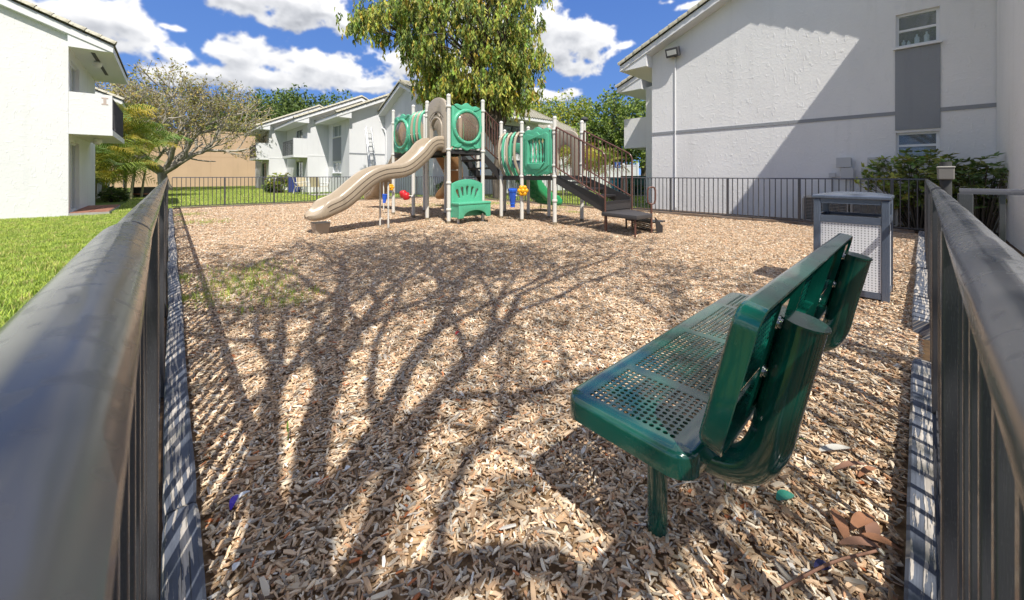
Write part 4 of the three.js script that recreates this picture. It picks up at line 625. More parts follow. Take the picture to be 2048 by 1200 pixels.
  const sC = slide([[U1 - 0.02, 1.77, 9.72], [6.0, 1.74, 9.74], [6.3, 1.5, 9.86], [6.7, 1.18, 10.15], [7.05, 0.86, 10.6], [7.3, 0.58, 11.1], [7.45, 0.36, 11.6], [7.5, 0.28, 12.1]], { name: 'curved_slide', mat: amber, lines: false });
  for (const [u, v, y] of [[6.45, 9.95, 1.3], [6.95, 10.45, 0.86], [7.32, 11.2, 0.46]]) add(sC, 'cross_brace', bar(V3(u - 0.16, y - 0.02, v + 0.2), V3(u + 0.18, y - 0.02, v - 0.22), 0.015), M.post);
  const sD = slide([[U3 - 0.02, 1.15, 7.95], [7.56, 1.12, 7.95], [7.8, 0.92, 7.95], [8.1, 0.62, 7.95], [8.42, 0.4, 7.95], [8.75, 0.26, 7.95], [9.1, 0.21, 7.95]], { name: 'green_slide', mat: M.slideGreen, w: 1.3, lines: false });
  // swirl reliefs moulded under the green slide
  [[7.7, 0.97], [7.95, 0.74], [8.22, 0.51], [8.5, 0.35]].forEach(([u, y], k) => { for (const v of [7.75, 8.15]) { const t = new THREE.TorusGeometry(0.08 - 0.008 * k, 0.014, 6, 18, 4.6); t.rotateX(Math.PI / 2); t.rotateZ(-0.8 + 0.12 * k); t.translate(u, y - 0.075, -v); add(sD, 'swirl_relief', t, M.slideGreen); } });
  for (const v of [7.7, 8.2]) add(sD, 'support', bar(V3(8.75, -0.1, v), V3(8.75, 0.22, v), 0.016), M.brown);

  // barrel bridges: bowed bars between two posts
  function bridge(v0, v1, ua, ub, yTop, yBot, n, start) {
    const b = add(g, 'barrel_bridge', merge([[ua, -1], [ub, 1]].map(([u]) => bar(V3(u, yTop, v0 + 0.04), V3(u, yTop, v1 - 0.04), 0.026))), M.tan);
    for (const [u, s] of [[ua, -1], [ub, 1]]) for (let i = 0; i < n; i++) {
      const v = lerp(v0 + 0.1, v1 - 0.1, i / (n - 1)), mid = (yTop + yBot) / 2; const q = curve([V3(u - s * 0.02, yTop + 0.02, v), V3(u + s * 0.1, yTop - 0.09, v), V3(u + s * 0.17, mid + 0.08, v), V3(u + s * 0.13, mid - 0.2, v), V3(u - s * 0.04, yBot + 0.02, v), V3(u - s * 0.14, yBot - 0.07, v)], 18);
      const k = add(b, 'bowed_bar', tube(q, 0.036, 8), (i + start) % 2 ? M.green : M.tan); for (const w of [4, 9]) { const sc = new THREE.SphereGeometry(0.011, 6, 5); sc.translate(q[w].x + s * 0.033, q[w].y, q[w].z); add(k, 'bolt', sc, M.post); }
    }
  }
  bridge(8.38, 9.1, U0, U1, 2.74, 1.72, 5, 1); bridge(6.67, 7.45, U2, U3, 2.17, 1.1, 5, 0);

  // shield panel with balusters
  { const c = 6.13, y0 = 1.09, y1 = 2.27, w = 0.94, at = U2, f = '-U', p = add(g, 'baluster_panel', creased(place(slab(wavy(w, y0 + 0.05, y1 - 0.06, 0.045), [[-0.26, 1.42, 0.26, 1.98]], 0.07, 0.016), f, at, c, 0.035), 0.5), M.green);
    const inner = shapeOf([[-0.37, 1.36], [-0.3, 1.3], [-0.1, 1.22], [0, 1.17], [0.1, 1.22], [0.3, 1.3], [0.37, 1.36], [0.37, 2.06], [0.3, 2.1], [0.1, 2.06], [0.02, 2.13], [-0.02, 2.13], [-0.1, 2.06], [-0.3, 2.1], [-0.37, 2.06]]), hole = new THREE.Path(); [[-0.29, 1.42], [-0.29, 1.96], [0, 2.02], [0.29, 1.96], [0.29, 1.42], [0, 1.36]].forEach(([x, y], i) => (i ? hole.lineTo(x, y) : hole.moveTo(x, y))); hole.closePath(); inner.holes.push(hole);
    const ig = new THREE.ExtrudeGeometry(inner, { depth: 0.012, bevelEnabled: true, bevelSize: 0.012, bevelThickness: 0.01, bevelSegments: 3 }); add(p, 'shield_relief', creased(place(ig, f, at, c, 0.036), 0.6), M.green);
    const bal = new THREE.LatheGeometry([[0.001, 0], [0.032, 0], [0.032, 0.03], [0.018, 0.05], [0.03, 0.1], [0.036, 0.15], [0.016, 0.25], [0.024, 0.275], [0.016, 0.3], [0.034, 0.42], [0.028, 0.47], [0.016, 0.5], [0.032, 0.53], [0.032, 0.57], [0.001, 0.57]].map((q) => new THREE.Vector2(...q)), 12);
    for (let i = 0; i < 5; i++) { const b = add(p, 'baluster', bal, M.green); b.position.copy(V3(at, 1.415, c - 0.208 + i * 0.104)); }
    const t = new THREE.ExtrudeGeometry(shapeOf([[-0.25, 1.4], [0.25, 1.4], [0.12, 1.28], [-0.12, 1.28]]), { depth: 0.03, bevelEnabled: true, bevelSize: 0.02, bevelThickness: 0.015, bevelSegments: 3 }); add(p, 'tray_lip', creased(place(t, f, at, c, 0.04), 0.6), M.green);
    for (const sx of [-1, 1]) { const h = new THREE.CylinderGeometry(0.014, 0.014, 0.006, 10); h.rotateX(Math.PI / 2); h.translate(sx * 0.41, y1 - 0.13, 0.037); add(p, 'bolt_hole', place(h, f, at, c, 0), M.groove); }
    const pl = new THREE.BoxGeometry(0.12, 0.03, 0.008); pl.translate(0.3, y0 + 0.13, 0.037); add(p, 'plate', place(pl, f, at, c, 0), M.green); }

  // toddler seat between two posts
  { const at = 7.38, f = '-V', c = 5.28, o = []; o.push([-0.45, 0.14], [0.45, 0.14]); for (let i = 0; i <= 18; i++) { const x = 0.45 - 0.9 * i / 18; o.push([x, 0.92 + 0.11 * (1 - (x / 0.45) ** 2)]); }
    const slots = [[-0.27, 0.5], [-0.14, 0.25], [0, 0], [0.14, -0.25], [0.27, -0.5]].map(([x, a]) => { const p = new THREE.Path(), ca = Math.cos(a * 0.7), sa = Math.sin(a * 0.7), cy = 0.7 + 0.07 * (1 - (x / 0.27) ** 2); const q = [[-0.018, -0.12], [-0.034, 0.03], [-0.038, 0.07], [-0.02, 0.1], [0.02, 0.1], [0.038, 0.07], [0.034, 0.03], [0.018, -0.12]].map(([px, py]) => [x + px * ca - py * sa, cy + px * sa + py * ca]); q.forEach(([a1, b1], i) => (i ? p.lineTo(a1, b1) : p.moveTo(a1, b1))); p.closePath(); return p; });
    const b = add(g, 'toddler_bench', creased(place(slab(o, slots, 0.06, 0.014), f, at, c, 0.03), 0.5), M.green);
    add(b, 'seat', rbox(c - 0.47, c + 0.47, 0.44, 0.5, at - 0.36, at - 0.03, 0.025, 3), M.green);
    const ap = [[-0.46, 0.14], [-0.34, 0.14]]; for (let i = 0; i <= 12; i++) { const a = Math.PI * (1 - i / 12); ap.push([Math.cos(a) * 0.32, 0.17 + Math.sin(a) * 0.14]); } ap.push([0.34, 0.14], [0.46, 0.14], [0.46, 0.455], [-0.46, 0.455]);
    add(b, 'apron', creased(place(slab(ap, [], 0.05, 0.014), f, at, c, 0.345), 0.5), M.green); for (const s of [-1, 1]) add(b, 'side', rbox(c + s * 0.43 - 0.02, c + s * 0.43 + 0.02, 0.15, 0.46, at - 0.3, at - 0.03, 0.012), M.green); for (const s of [-1, 1]) add(b, 'leg', bar(V3(c + s * 0.36, -0.1, at - 0.16), V3(c + s * 0.36, 0.2, at - 0.16), 0.03), M.post); }

  // stairs: treads, stringers, railings. along = function from run 0..1 to a place
  function stairs(name, along, h0, h1, steps, across, run) {
    const [aU, aV] = across, s = add(g, name, merge([0.02, 0.98].map((w) => { const a0 = along(-0.02, w), a1 = along(1.02, w), P = (q, y) => V3(q[0], y, q[1]); const e = 0.006 * (w < 0.5 ? -1 : 1), sh = [[P(a0, h0 + 0.03), P(a1, h1 + 0.1), P(a1, h1 - 0.2), P(a0, h0 - 0.16)]]; const A = sh[0].map((p) => p.clone().add(new THREE.Vector3(aU * e, 0, -aV * e))), Bq = sh[0].map((p) => p.clone().sub(new THREE.Vector3(aU * e, 0, -aV * e))); return creased(loft([A, Bq], true, true), 0.3); })), M.black);
    for (let i = 0; i < steps; i++) { const t0 = i / steps, t1 = (i + 1.05) / steps, h = lerp(h0, h1, (i + 1) / steps), c0 = along(t0, 0.04), c1 = along(t1, 0.96); add(s, 'tread', rbox(Math.min(c0[0], c1[0]), Math.max(c0[0], c1[0]), h - 0.045, h, Math.min(c0[1], c1[1]), Math.max(c0[1], c1[1]), 0.006, 1), M.black); }
    return s;
  }
  function stairRail(a, b, newel, n) {   // a, b: [u, v, top height]; bottom rail 0.9 below
    const A = V3(a[0], a[2], a[1]), B = V3(b[0], b[2], b[1]), d = B.clone().sub(A), dn = new THREE.Vector3(0, -0.9, 0);
    const top = newel ? [A, B, B.clone().add(d.clone().normalize().multiplyScalar(0.05)).add(new THREE.Vector3(0, -0.03, 0)), B.clone().add(new THREE.Vector3(d.x, 0, d.z).normalize().multiplyScalar(0.075)).add(new THREE.Vector3(0, -0.12, 0)), new THREE.Vector3(B.x, newel, B.z).add(new THREE.Vector3(d.x, 0, d.z).normalize().multiplyScalar(0.075))] : [A, B];
    const r = add(g, 'stair_rail', tube(top, 0.019, 8), M.brown); add(r, 'lower_rail', bar(A.clone().add(dn), B.clone().add(dn).addScaledVector(d, 0.05), 0.017), M.brown);
    for (let i = 0; i < n; i++) { const p = A.clone().addScaledVector(d, (i + (newel ? 0.02 : 0.15)) / (n - (newel ? 0.3 : 0.4))); add(r, 'baluster', bar(p, p.clone().add(dn), i === 0 ? 0.019 : 0.0125, 6), M.brown); }
    return r;
  }
  stairs('bridge_stairs', (t, w) => [lerp(U1, U2, t), lerp(7.46, 8.38, w)], HA, HC, 3, [0, 1]);
  stairRail([U1 + 0.06, 7.45, 2.76], [U2 - 0.09, 7.45, 2.42], 0, 6); stairRail([U1 + 0.06, 8.4, 2.76], [U2 - 0.09, 8.4, 2.42], 0, 6);
  stairs('stairs', (t, w) => [lerp(U2 - 0.02, U3 - 0.02, w), lerp(5.58, 4.3, t)], HC, 0.56, 4, [1, 0]);
  stairRail([U2 - 0.04, 5.52, 2.2], [U2 - 0.04, 4.32, 1.6], -0.1, 12); stairRail([U3 - 0.02, 5.52, 2.2], [U3 - 0.02, 4.32, 1.6], -0.1, 12);
  add(g, 'end_riser', rbox(U2, U3 - 0.04, 0.36, 0.6, 4.27, 4.29, 0.004, 1), M.black);
  { const q = perforated(40, 5, 0.024, 0.0055, 0.004); q.translate(U2 + 0.01, 0.42, -4.262); add(g, 'riser_perforation', q, M.deck); }
  { // transfer platform
    const tp = shapeOf([[6.3, 4.26], [6.16, 3.44], [6.72, 3.44], [7.28, 4.26]].map(([u, v]) => [u, v])), q = new THREE.ExtrudeGeometry(tp, { depth: 0.06, bevelEnabled: true, bevelSize: 0.008, bevelThickness: 0.008, bevelSegments: 2 }); q.rotateX(-Math.PI / 2); q.translate(0, 0.332, 0); const p = add(g, 'transfer_platform', creased(q, 0.5), M.deck);
    for (const [u, v] of [[6.22, 3.5], [6.36, 4.2], [7.1, 4.2]]) add(p, 'leg', bar(V3(u, -0.1, v), V3(u, 0.34, v), 0.02), M.brown);
    for (let i = 0; i < 3; i++) { const b = new THREE.SphereGeometry(0.013, 6, 5); b.translate(6.27 - i * 0.035, 0.36, -(4.05 - i * 0.22)); add(p, 'bolt', b, M.chrome); }
    const hp = add(g, 'grab_handle', bar(V3(6.86, -0.1, 3.52), V3(6.86, 0.58, 3.52), 0.021), M.brown); const lp = []; for (let i = 0; i <= 28; i++) { const a = i / 28 * 6.2832, c = Math.cos(a), s = Math.sin(a), sg = (x, e) => Math.sign(x) * Math.pow(Math.abs(x), e); lp.push(V3(6.86 + 0.075 * sg(c, 0.5) * FV, 0.735 + 0.16 * sg(s, 0.5), 3.52 - 0.075 * sg(c, 0.5) * FU)); } add(hp, 'loop', tube(lp, 0.017, 8), M.brown);
    // low step beside it: perforated plate and two cheeks
    const st = add(g, 'side_step', rbox(7.02, 7.4, 0.185, 0.21, 3.5, 4.15, 0.004, 1), M.black); const r = perforated(22, 8, 0.036, 0.0085, 0.004, true), ea = V3(6.74, 0, 3.47), eb = V3(7.24, 0, 4.2); r.applyMatrix4(new THREE.Matrix4().makeBasis(eb.clone().sub(ea).normalize(), new THREE.Vector3(0, 1, 0), eb.clone().sub(ea).normalize().cross(new THREE.Vector3(0, 1, 0))).setPosition(ea.x, 0.03, ea.z)); add(st, 'perforated_riser', r, M.black); add(st, 'cheek', creased(loft([[V3(6.9, 0.33, 3.47), V3(7.08, 0.14, 3.4), V3(7.08, 0.0, 3.4), V3(6.94, 0.0, 3.45)], [V3(6.915, 0.33, 3.485), V3(7.095, 0.14, 3.415), V3(7.095, 0.0, 3.415), V3(6.955, 0.0, 3.465)]], true, true), 0.3), M.black); add(st, 'leg', bar(V3(7.28, -0.1, 4.08), V3(7.28, 0.2, 4.08), 0.016), M.brown);
  }
  // music pieces
  const toCam = (u, v) => Math.atan2(-(u), v);
  function flower(u, y, v, mat, r) { const f = add(g, 'flower_bell', (() => { const s = new THREE.SphereGeometry(r * 0.42, 12, 10); s.scale(1, 1, 0.7); s.translate(0, 0, r * 0.22); return s; })(), mat); for (let k = 0; k < 6; k++) { const a = k / 6 * 6.283, s = new THREE.SphereGeometry(r * 0.42, 12, 10); s.scale(1, 1, 0.75); s.translate(Math.cos(a) * r * 0.62, Math.sin(a) * r * 0.62, 0); add(f, 'petal', s, mat); } f.position.copy(V3(u, y, v)); f.rotation.y = -0.85; return f; }
  function arm(a, b) { add(g, 'mount_arm', bar(V3(...a), V3(...b), 0.014), M.post); }
  flower(6.36, 0.75, 6.56, M.yellow, 0.135); arm([6.43, 0.74, 6.67], [6.37, 0.74, 6.58]);
  const cup = (h, r0, r1) => { const rings = []; for (const [t, k] of [[0, 0.01], [0, 0.85], [0.02, 1.1], [0.12, 1.12], [0.13, 1], [0.5, 0.86], [0.78, 0.62], [0.8, 0.68], [0.84, 0.68], [0.85, 0.58], [0.97, 0.56], [0.98, 0.64], [1, 0.64], [1, 0.01]]) { const rr = lerp(r0, r1, 0) * k, ring = []; for (let i = 0; i < 24; i++) { const a = i / 24 * 6.283, q = rr * (1 + 0.05 * Math.cos(a * 8) * (t > 0.1 && t < 0.8 ? 1 : 0)); ring.push(new THREE.Vector3(Math.cos(a) * q, -t * h, Math.sin(a) * q)); } rings.push(ring); } return creased(loft(rings, true, false), 0.8); };
  { const c = add(g, 'drum_cup', cup(0.46, 0.098, 0.05), M.blue); c.position.copy(V3(6.3, 0.79, 6.86)); c.rotation.set(0.12, 0, 0.1); arm([6.43, 0.62, 6.67], [6.34, 0.62, 6.82]); arm([6.43, 0.45, 6.67], [6.36, 0.45, 6.85]); }
  { const c = add(g, 'drum_cup', cup(0.26, 0.07, 0.05), M.blue); c.position.copy(V3(4.62, 0.58, 10.5)); c.rotation.z = -0.1; flower(4.66, 0.78, 10.2, M.yellow, 0.1); arm([4.78, 0.74, 10.3], [4.68, 0.76, 10.22]); arm([4.78, 0.5, 10.3], [4.66, 0.5, 10.42]); }
  for (const [v, y, dv] of [[9.44, 0.62, 0], [9.27, 0.57, 0]]) { const d = new THREE.LatheGeometry([[0.001, 0.1], [0.07, 0.09], [0.095, 0.06], [0.1, 0.02], [0.1, -0.05], [0.085, -0.09], [0.05, -0.1], [0.001, -0.1]].map((q) => new THREE.Vector2(...q)), 8); const m = add(g, 'bongo_drum', creased(d, 0.9), M.red); m.position.copy(V3(4.66, y, v)); m.rotation.z = 0.15; }
  arm([4.78, 0.58, 9.1], [4.66, 0.58, 9.25]);
  add(g, 'deck_skirt', box(U0 + 0.06, U1 - 0.06, 1.52, 1.63, 10.2, 10.22), M.tan);
  seat(g, 5.6, 0, 8);
}

// ================================================================ BENCH
{
  const g = thing('park_bench', 'dark green perforated metal bench with curved pipe supports', 'bench');
  // a pan in x, y: flat border, rolled edge, flange back along -z; perforated bays inside
  function pan(L2, W2, rad, flange, border, bays, pitch, hole) {
    const N = 10, rr = (hw, hh, r) => { const o = []; for (const [cx, cy, a0] of [[hw - r, hh - r, 0], [-hw + r, hh - r, 1], [-hw + r, -hh + r, 2], [hw - r, -hh + r, 3]]) for (let k = 0; k <= N; k++) { const a = (a0 + k / N) * Math.PI / 2; o.push([cx + r * Math.cos(a), cy + r * Math.sin(a)]); } return o; };
    const ring = (d, z) => rr(L2 / 2 - d, W2 / 2 - d, Math.max(0.004, rad - d)).map(([x, y]) => new THREE.Vector3(x, y, z)), e = 0.014, rings = [ring(border, -0.002), ring(border, 0), ring(e, 0)];
    for (let k = 1; k <= 4; k++) { const a = k / 4 * Math.PI / 2; rings.push(ring(e - e * Math.sin(a), -e + e * Math.cos(a))); } rings.push(ring(0, -flange), ring(0.004, -flange - 0.002), ring(0.005, -flange + 0.004), ring(0.005, -0.02));
    const rim = loft(rings.reverse(), true, false), sheet = [], strips = []; let x = -L2 / 2 + border; const wI = W2 - 2 * border, ny = Math.floor(wI / pitch), yo = -ny * pitch / 2;
    const flat = (x0, x1, y0, y1) => { const b = new THREE.BoxGeometry(x1 - x0, y1 - y0, 0.003); b.translate((x0 + x1) / 2, (y0 + y1) / 2, -0.0016); strips.push(b); };
    const gap = (L2 - 2 * border - bays.reduce((s, n) => s + n * pitch, 0)) / (bays.length - 1);
    bays.forEach((n, i) => { const p = perforated(n, ny, pitch, hole, 0.003); p.translate(x, yo, -0.0004); sheet.push(p); flat(x, x + n * pitch, -wI / 2, yo); flat(x, x + n * pitch, -yo, wI / 2); x += n * pitch; if (i < bays.length - 1) { flat(x, x + gap, -wI / 2, wI / 2); x += gap; } });
    return { rim: creased(rim, 0.6), sheet: merge(sheet), strips: merge(strips) };
  }
  const L2 = 1.525, UC = 1.662;
  const seatM = new THREE.Matrix4().makeRotationX(-Math.PI / 2).setPosition(UC, 0.455, -0.56), sp = pan(L2, 0.385, 0.06, 0.062, 0.052, [12, 22, 22, 12], 0.0192, 0.0072);
  const s = add(g, 'seat', X(sp.rim, seatM), M.bench); add(s, 'perforated_sheet', X(sp.sheet, seatM), M.bench); add(s, 'strips', X(sp.strips, seatM), M.bench).name = 'sheet_strip';
  // back: faces +V, leaning back
  const tilt = 0.24, backM = new THREE.Matrix4().makeTranslation(UC, 0.675, -0.316).multiply(new THREE.Matrix4().makeRotationX(tilt)).multiply(new THREE.Matrix4().makeRotationY(Math.PI)), bp = pan(L2, 0.37, 0.05, 0.052, 0.045, [12, 22, 22, 12], 0.0192, 0.0072);
  // the frame: local z faces the seat (+V = -z in the world)
  const b = add(g, 'backrest', X(bp.rim, backM), M.bench); add(b, 'perforated_sheet', X(bp.sheet, backM), M.bench); add(b, 'sheet_strip', X(bp.strips, backM), M.bench);
  for (const x of [-0.27, 0.27]) { const r = new THREE.BoxGeometry(0.005, 0.35, 0.042); r.translate(x, 0, -0.026); add(b, 'rib', X(r, backM), M.bench); }
  for (const y of [-0.06]) { const r = new THREE.BoxGeometry(L2 - 0.02, 0.004, 0.03); r.translate(0, y, -0.02); add(b, 'rib', X(r, backM), M.bench); }
  for (const u of [1.12, 2.2]) {
    const path = curve([V3(u, 0.352, 0.62), V3(u, 0.35, 0.45), V3(u, 0.352, 0.36), V3(u, 0.382, 0.3), V3(u, 0.45, 0.262), V3(u, 0.55, 0.24), V3(u, 0.78, 0.19)], 40), p = add(g, 'support_pipe', tube(path, 0.047, 20), M.bench), end = path[path.length - 1], t = end.clone().sub(path[path.length - 2]).normalize();
    const cap = new THREE.CylinderGeometry(0.051, 0.051, 0.006, 24); cap.applyQuaternion(new THREE.Quaternion().setFromUnitVectors(new THREE.Vector3(0, 1, 0), t)); cap.translate(end.x, end.y, end.z); add(p, 'end_cap', cap, M.bench);
    const br = new THREE.BoxGeometry(0.075, 0.3, 0.005); br.translate(-(u - UC) + (u < UC ? 0.03 : 0.03), 0.02, -0.055); add(p, 'bracket', X(br, backM), M.bench);
    for (const y of [0.1, -0.03]) { const bo = new THREE.CylinderGeometry(0.012, 0.013, 0.008, 12); bo.rotateX(Math.PI / 2); bo.translate(-(u - UC) + 0.048, y + 0.02, -0.062); add(p, 'bolt', X(bo, backM), M.chrome); const ws = new THREE.CylinderGeometry(0.017, 0.017, 0.003, 14); ws.rotateX(Math.PI / 2); ws.translate(-(u - UC) + 0.048, y + 0.02, -0.0585); add(p, 'washer', X(ws, backM), M.chrome); }
    const sb = new THREE.BoxGeometry(0.07, 0.006, 0.3); sb.translate(u, 0.397, -0.56); add(p, 'seat_bracket', sb, M.bench);
    add(g, 'leg', tube([V3(u + 0.02, -0.1, 0.565), V3(u + 0.02, 0.35, 0.565)], 0.03, 18), M.bench);
  }
  seat(g, UC, 0, 0.56);
}
// ================================================================ TRASH CAN
{
  const g = thing('trash_can', 'blue grey metal trash can with perforated side panels', 'trash can'), u0 = 4.66, u1 = 5.2, v0 = 0.19, v1 = 0.72;
  for (const [u, v] of [[u0, v0], [u1, v0], [u0, v1], [u1, v1]]) { const su = u === u0 ? 1 : -1, sv = v === v0 ? 1 : -1; add(g, 'corner_post', rbox(Math.min(u, u + su * 0.055), Math.max(u, u + su * 0.055), 0.0, 0.9, Math.min(v, v + sv * 0.055), Math.max(v, v + sv * 0.055), 0.008), M.canFrame); }
  for (const [y0, y1] of [[0.02, 0.07], [0.68, 0.745], [0.86, 0.91]]) { for (const v of [v0, v1]) { const s = v === v0 ? 1 : -1; add(g, 'frame_bar', box(u0 + 0.056, u1 - 0.056, y0, y1, v + s * 0.004, v + s * 0.03), M.canFrame); } for (const u of [u0, u1]) { const s = u === u0 ? 1 : -1; add(g, 'frame_bar', box(u + s * 0.004, u + s * 0.03, y0, y1, v0 + 0.056, v1 - 0.056), M.canFrame); } }
  const mk = (f, at, c) => { const p = perforated(18, 26, 0.0232, 0.004, 0.003, true); p.translate(fx(f, c) - 9 * 0.0232, 0.075, 0); const m = add(g, 'side_panel', X(p, F(f, at)), M.canPanel); return m; };
  mk('-U', u0 + 0.012, (v0 + v1) / 2); mk('-V', v0 + 0.012, (u0 + u1) / 2); mk('+V', v1 - 0.012, (u0 + u1) / 2); mk('+U', u1 - 0.012, (v0 + v1) / 2);
  add(g, 'liner', box(u0 + 0.05, u1 - 0.05, 0.04, 0.72, v0 + 0.05, v1 - 0.05), M.canDark);
  const c = [(u0 + u1) / 2, (v0 + v1) / 2], P = (f, y) => [[u0, v0], [u1, v0], [u1, v1], [u0, v1]].map(([u, v]) => V3(lerp(c[0], u, f), y, lerp(c[1], v, f))); add(g, 'lid', creased(loft([P(1.02, 0.905), P(1.035, 0.912), P(1.035, 0.93), P(1.0, 0.938), P(0.5, 0.962), P(0.02, 0.968)], true, true), 0.25), M.canFrame);
  seat(g, c[0], 0, c[1]);
}
// ================================================================ SMALL THINGS AROUND
{ // lamp post by the corner
  const g = thing('path_light', 'grey square lamp head on a black post beside the fence corner', 'path light'), u = 6.1, v = -0.17; add(g, 'post', tube([V3(u, -0.05, v), V3(u, 1.27, v)], 0.045, 14), M.acDark); add(g, 'lamp_head', rbox(u - 0.075, u + 0.075, 1.08, 1.21, v - 0.06, v + 0.06, 0.012), std(L(0.2, 0.185, 0.165), 0.6)); add(g, 'head_frame', rbox(u - 0.08, u + 0.08, 1.205, 1.222, v - 0.065, v + 0.065, 0.006), M.acGrey); seat(g, u, 0, v);
}
{ // bins, cabinet, vinyl fence, sign and pole far right
  const at = (px, z) => atDepth(px, z);
  { const [u, v] = at(1235, 22), g = thing('wheeled_bin', 'light blue wheeled bin beside the dark green cabinet', 'bin'); add(g, 'body', creased(loft([[0.0, 0.24], [0.85, 0.31]].map(([y, s]) => [[-s, -s], [s, -s], [s, s], [-s, s]].map(([a, b]) => V3(u + a, y + 0.06, v + b))), true, true), 0.4), M.teal); add(g, 'lid', rbox(u - 0.34, u + 0.34, 0.91, 0.99, v - 0.34, v + 0.34, 0.03), M.teal); for (const s of [-1, 1]) { const w = new THREE.CylinderGeometry(0.1, 0.1, 0.05, 14); w.rotateX(Math.PI / 2); w.translate(u + 0.26, 0.1, -(v + s * 0.24)); add(g, 'wheel', w, M.acDark); } seat(g, u, 0, v); }
  { const [u, v] = at(1271, 21.5), g = thing('utility_cabinet', 'dark green utility cabinet standing on a concrete pad', 'cabinet'); add(g, 'body', rbox(u - 0.6, u + 0.6, 0.02, 1.02, v - 0.55, v + 0.55, 0.03), M.cabinet); add(g, 'lid', rbox(u - 0.64, u + 0.64, 1.02, 1.08, v - 0.59, v + 0.59, 0.02), M.cabinet); add(g, 'pad', metres(box(u - 0.9, u + 0.9, -0.1, 0.02, v - 0.9, v + 0.9)), M.concrete); add(g, 'door_seam', box(u - 0.004, u + 0.004, 0.08, 1.0, v - 0.555, v - 0.548), M.acDark); add(g, 'handle', box(u + 0.05, u + 0.08, 0.5, 0.66, v - 0.575, v - 0.552), M.acDark); seat(g, u, 0, v); }
  { const g = thing('vinyl_fence', 'low white panel fence in front of the far white house', 'fence'), [ua, va] = at(1168, 29), [ub, vb] = at(1275, 27), A = V3(ua, 0, va), B = V3(ub, 0, vb), n = 4; for (let i = 0; i <= n; i++) { const p = A.clone().lerp(B, i / n), q = new RoundedBoxGeometry(0.13, 2.0, 0.13, 1, 0.01); q.translate(p.x, 0.98, p.z); add(g, 'post', q, M.vinyl); if (i < n) { const r = A.clone().lerp(B, (i + 0.5) / n), l = A.distanceTo(B) / n - 0.13, a = Math.atan2(-(B.z - A.z), B.x - A.x); for (const [y, h] of [[0.45, 0.86], [1.34, 0.86]]) { const b = new THREE.BoxGeometry(l, h, 0.05); b.rotateY(a); b.translate(r.x, y, r.z); add(g, 'panel', b, M.vinyl); } for (const y of [0.95, 1.83]) { const b = new THREE.BoxGeometry(l, 0.09, 0.08); b.rotateY(a); b.translate(r.x, y, r.z); add(g, 'rail', b, M.vinyl); } } } seat(g, ua, 0, va); }
  { const g = thing('far_house', 'small far white house beyond the white panel fence', 'house'), [u, v] = at(1212, 42); gableRoof(g, { axis: 'V', e0: u - 3, e1: u + 3, w0: u - 2.4, w1: u + 2.4, r0: v - 0.3, r1: v + 6, hE: 2.9, tan: 0.42, ends: [false, false] }); wallOn(g, 'wall', '-V', v, gableOutline(u - 2.4, u + 2.4, u, 2.9, 0.42, u - 3), [[u - 0.5, 0.9, u + 0.4, 2.0]], 0.2, M.wallFar); windowAt(g, '-V', v, [u - 0.5, 0.9, u + 0.4, 2.0], { cols: 2, frame: M.frameWhite }); wallOn(g, 'wall', '-U', u - 2.4, [[-v - 6, -0.2], [-v - 0.2, -0.2], [-v - 0.2, 2.8], [-v - 6, 2.8]], [], 0.2, M.wallFar); seat(g, u, 0, v); }
  { const g = thing('parking_sign', 'small blue accessible parking sign on a thin pole', 'sign'), [u, v] = at(1234, 27), y = 1.85; add(g, 'pole', bar(V3(u, -0.05, v), V3(u, 2.1, v), 0.03), M.steel); const cv = document.createElement('canvas'); cv.width = 128; cv.height = 128; const c = cv.getContext('2d'); c.fillStyle = '#1a4fb0'; c.fillRect(0, 0, 128, 128); c.strokeStyle = c.fillStyle = '#f4f6fa'; c.lineWidth = 9; c.beginPath(); c.arc(56, 22, 10, 0, 7); c.fill(); c.beginPath(); c.moveTo(56, 34); c.lineTo(58, 66); c.lineTo(86, 68); c.lineTo(98, 98); c.moveTo(58, 50); c.lineTo(82, 50); c.stroke(); c.beginPath(); c.arc(58, 80, 27, 0.3, 4.2); c.stroke(); const t = new THREE.CanvasTexture(cv); t.colorSpace = THREE.SRGBColorSpace; const q = new THREE.BoxGeometry(0.42, 0.42, 0.012); q.rotateY(-0.74); q.translate(u, y, -v + 0.04); add(g, 'plate', q, std(0xffffff, 0.5, { map: t })); seat(g, u, 0, v); }
  { const g = thing('lamp_pole', 'thin pale lamp pole behind the brown railed stairs', 'lamp pole'), [u, v] = at(1169, 24); add(g, 'pole', bar(V3(u, -0.05, v), V3(u, 4.55, v), 0.09, 12), M.post); const c = new THREE.SphereGeometry(0.24, 14, 10); c.scale(1, 0.7, 1); c.translate(u, 4.68, -v); add(g, 'head', c, M.acDark); seat(g, u, 0, v); }
}
{ // ladder leaning on the stepped houses
  const g = thing('ladder', 'silver extension ladder leaning on the white gabled house', 'ladder'), a = V3(9.3, -0.02, 22.5), b = V3(9.5, 4.1, 24.1), side = new THREE.Vector3(0.2, 0, 0.0); for (const s of [-1, 1]) { add(g, 'rail', bar(a.clone().addScaledVector(side, s), b.clone().addScaledVector(side, s), 0.035, 6), M.steel); add(g, 'fly_rail', bar(a.clone().lerp(b, 0.35).addScaledVector(side, s * 0.78).add(new THREE.Vector3(0, 0.05, 0.06)), b.clone().addScaledVector(side, s * 0.78).add(new THREE.Vector3(0, 0.12, 0.06)), 0.03, 6), M.steel); } for (let i = 1; i < 14; i++) { const p = a.clone().lerp(b, i / 14); add(g, 'rung', bar(p.clone().addScaledVector(side, -1), p.clone().addScaledVector(side, 1), 0.018, 6), M.steel); } seat(g, 9.3, 0, 22.5);
}
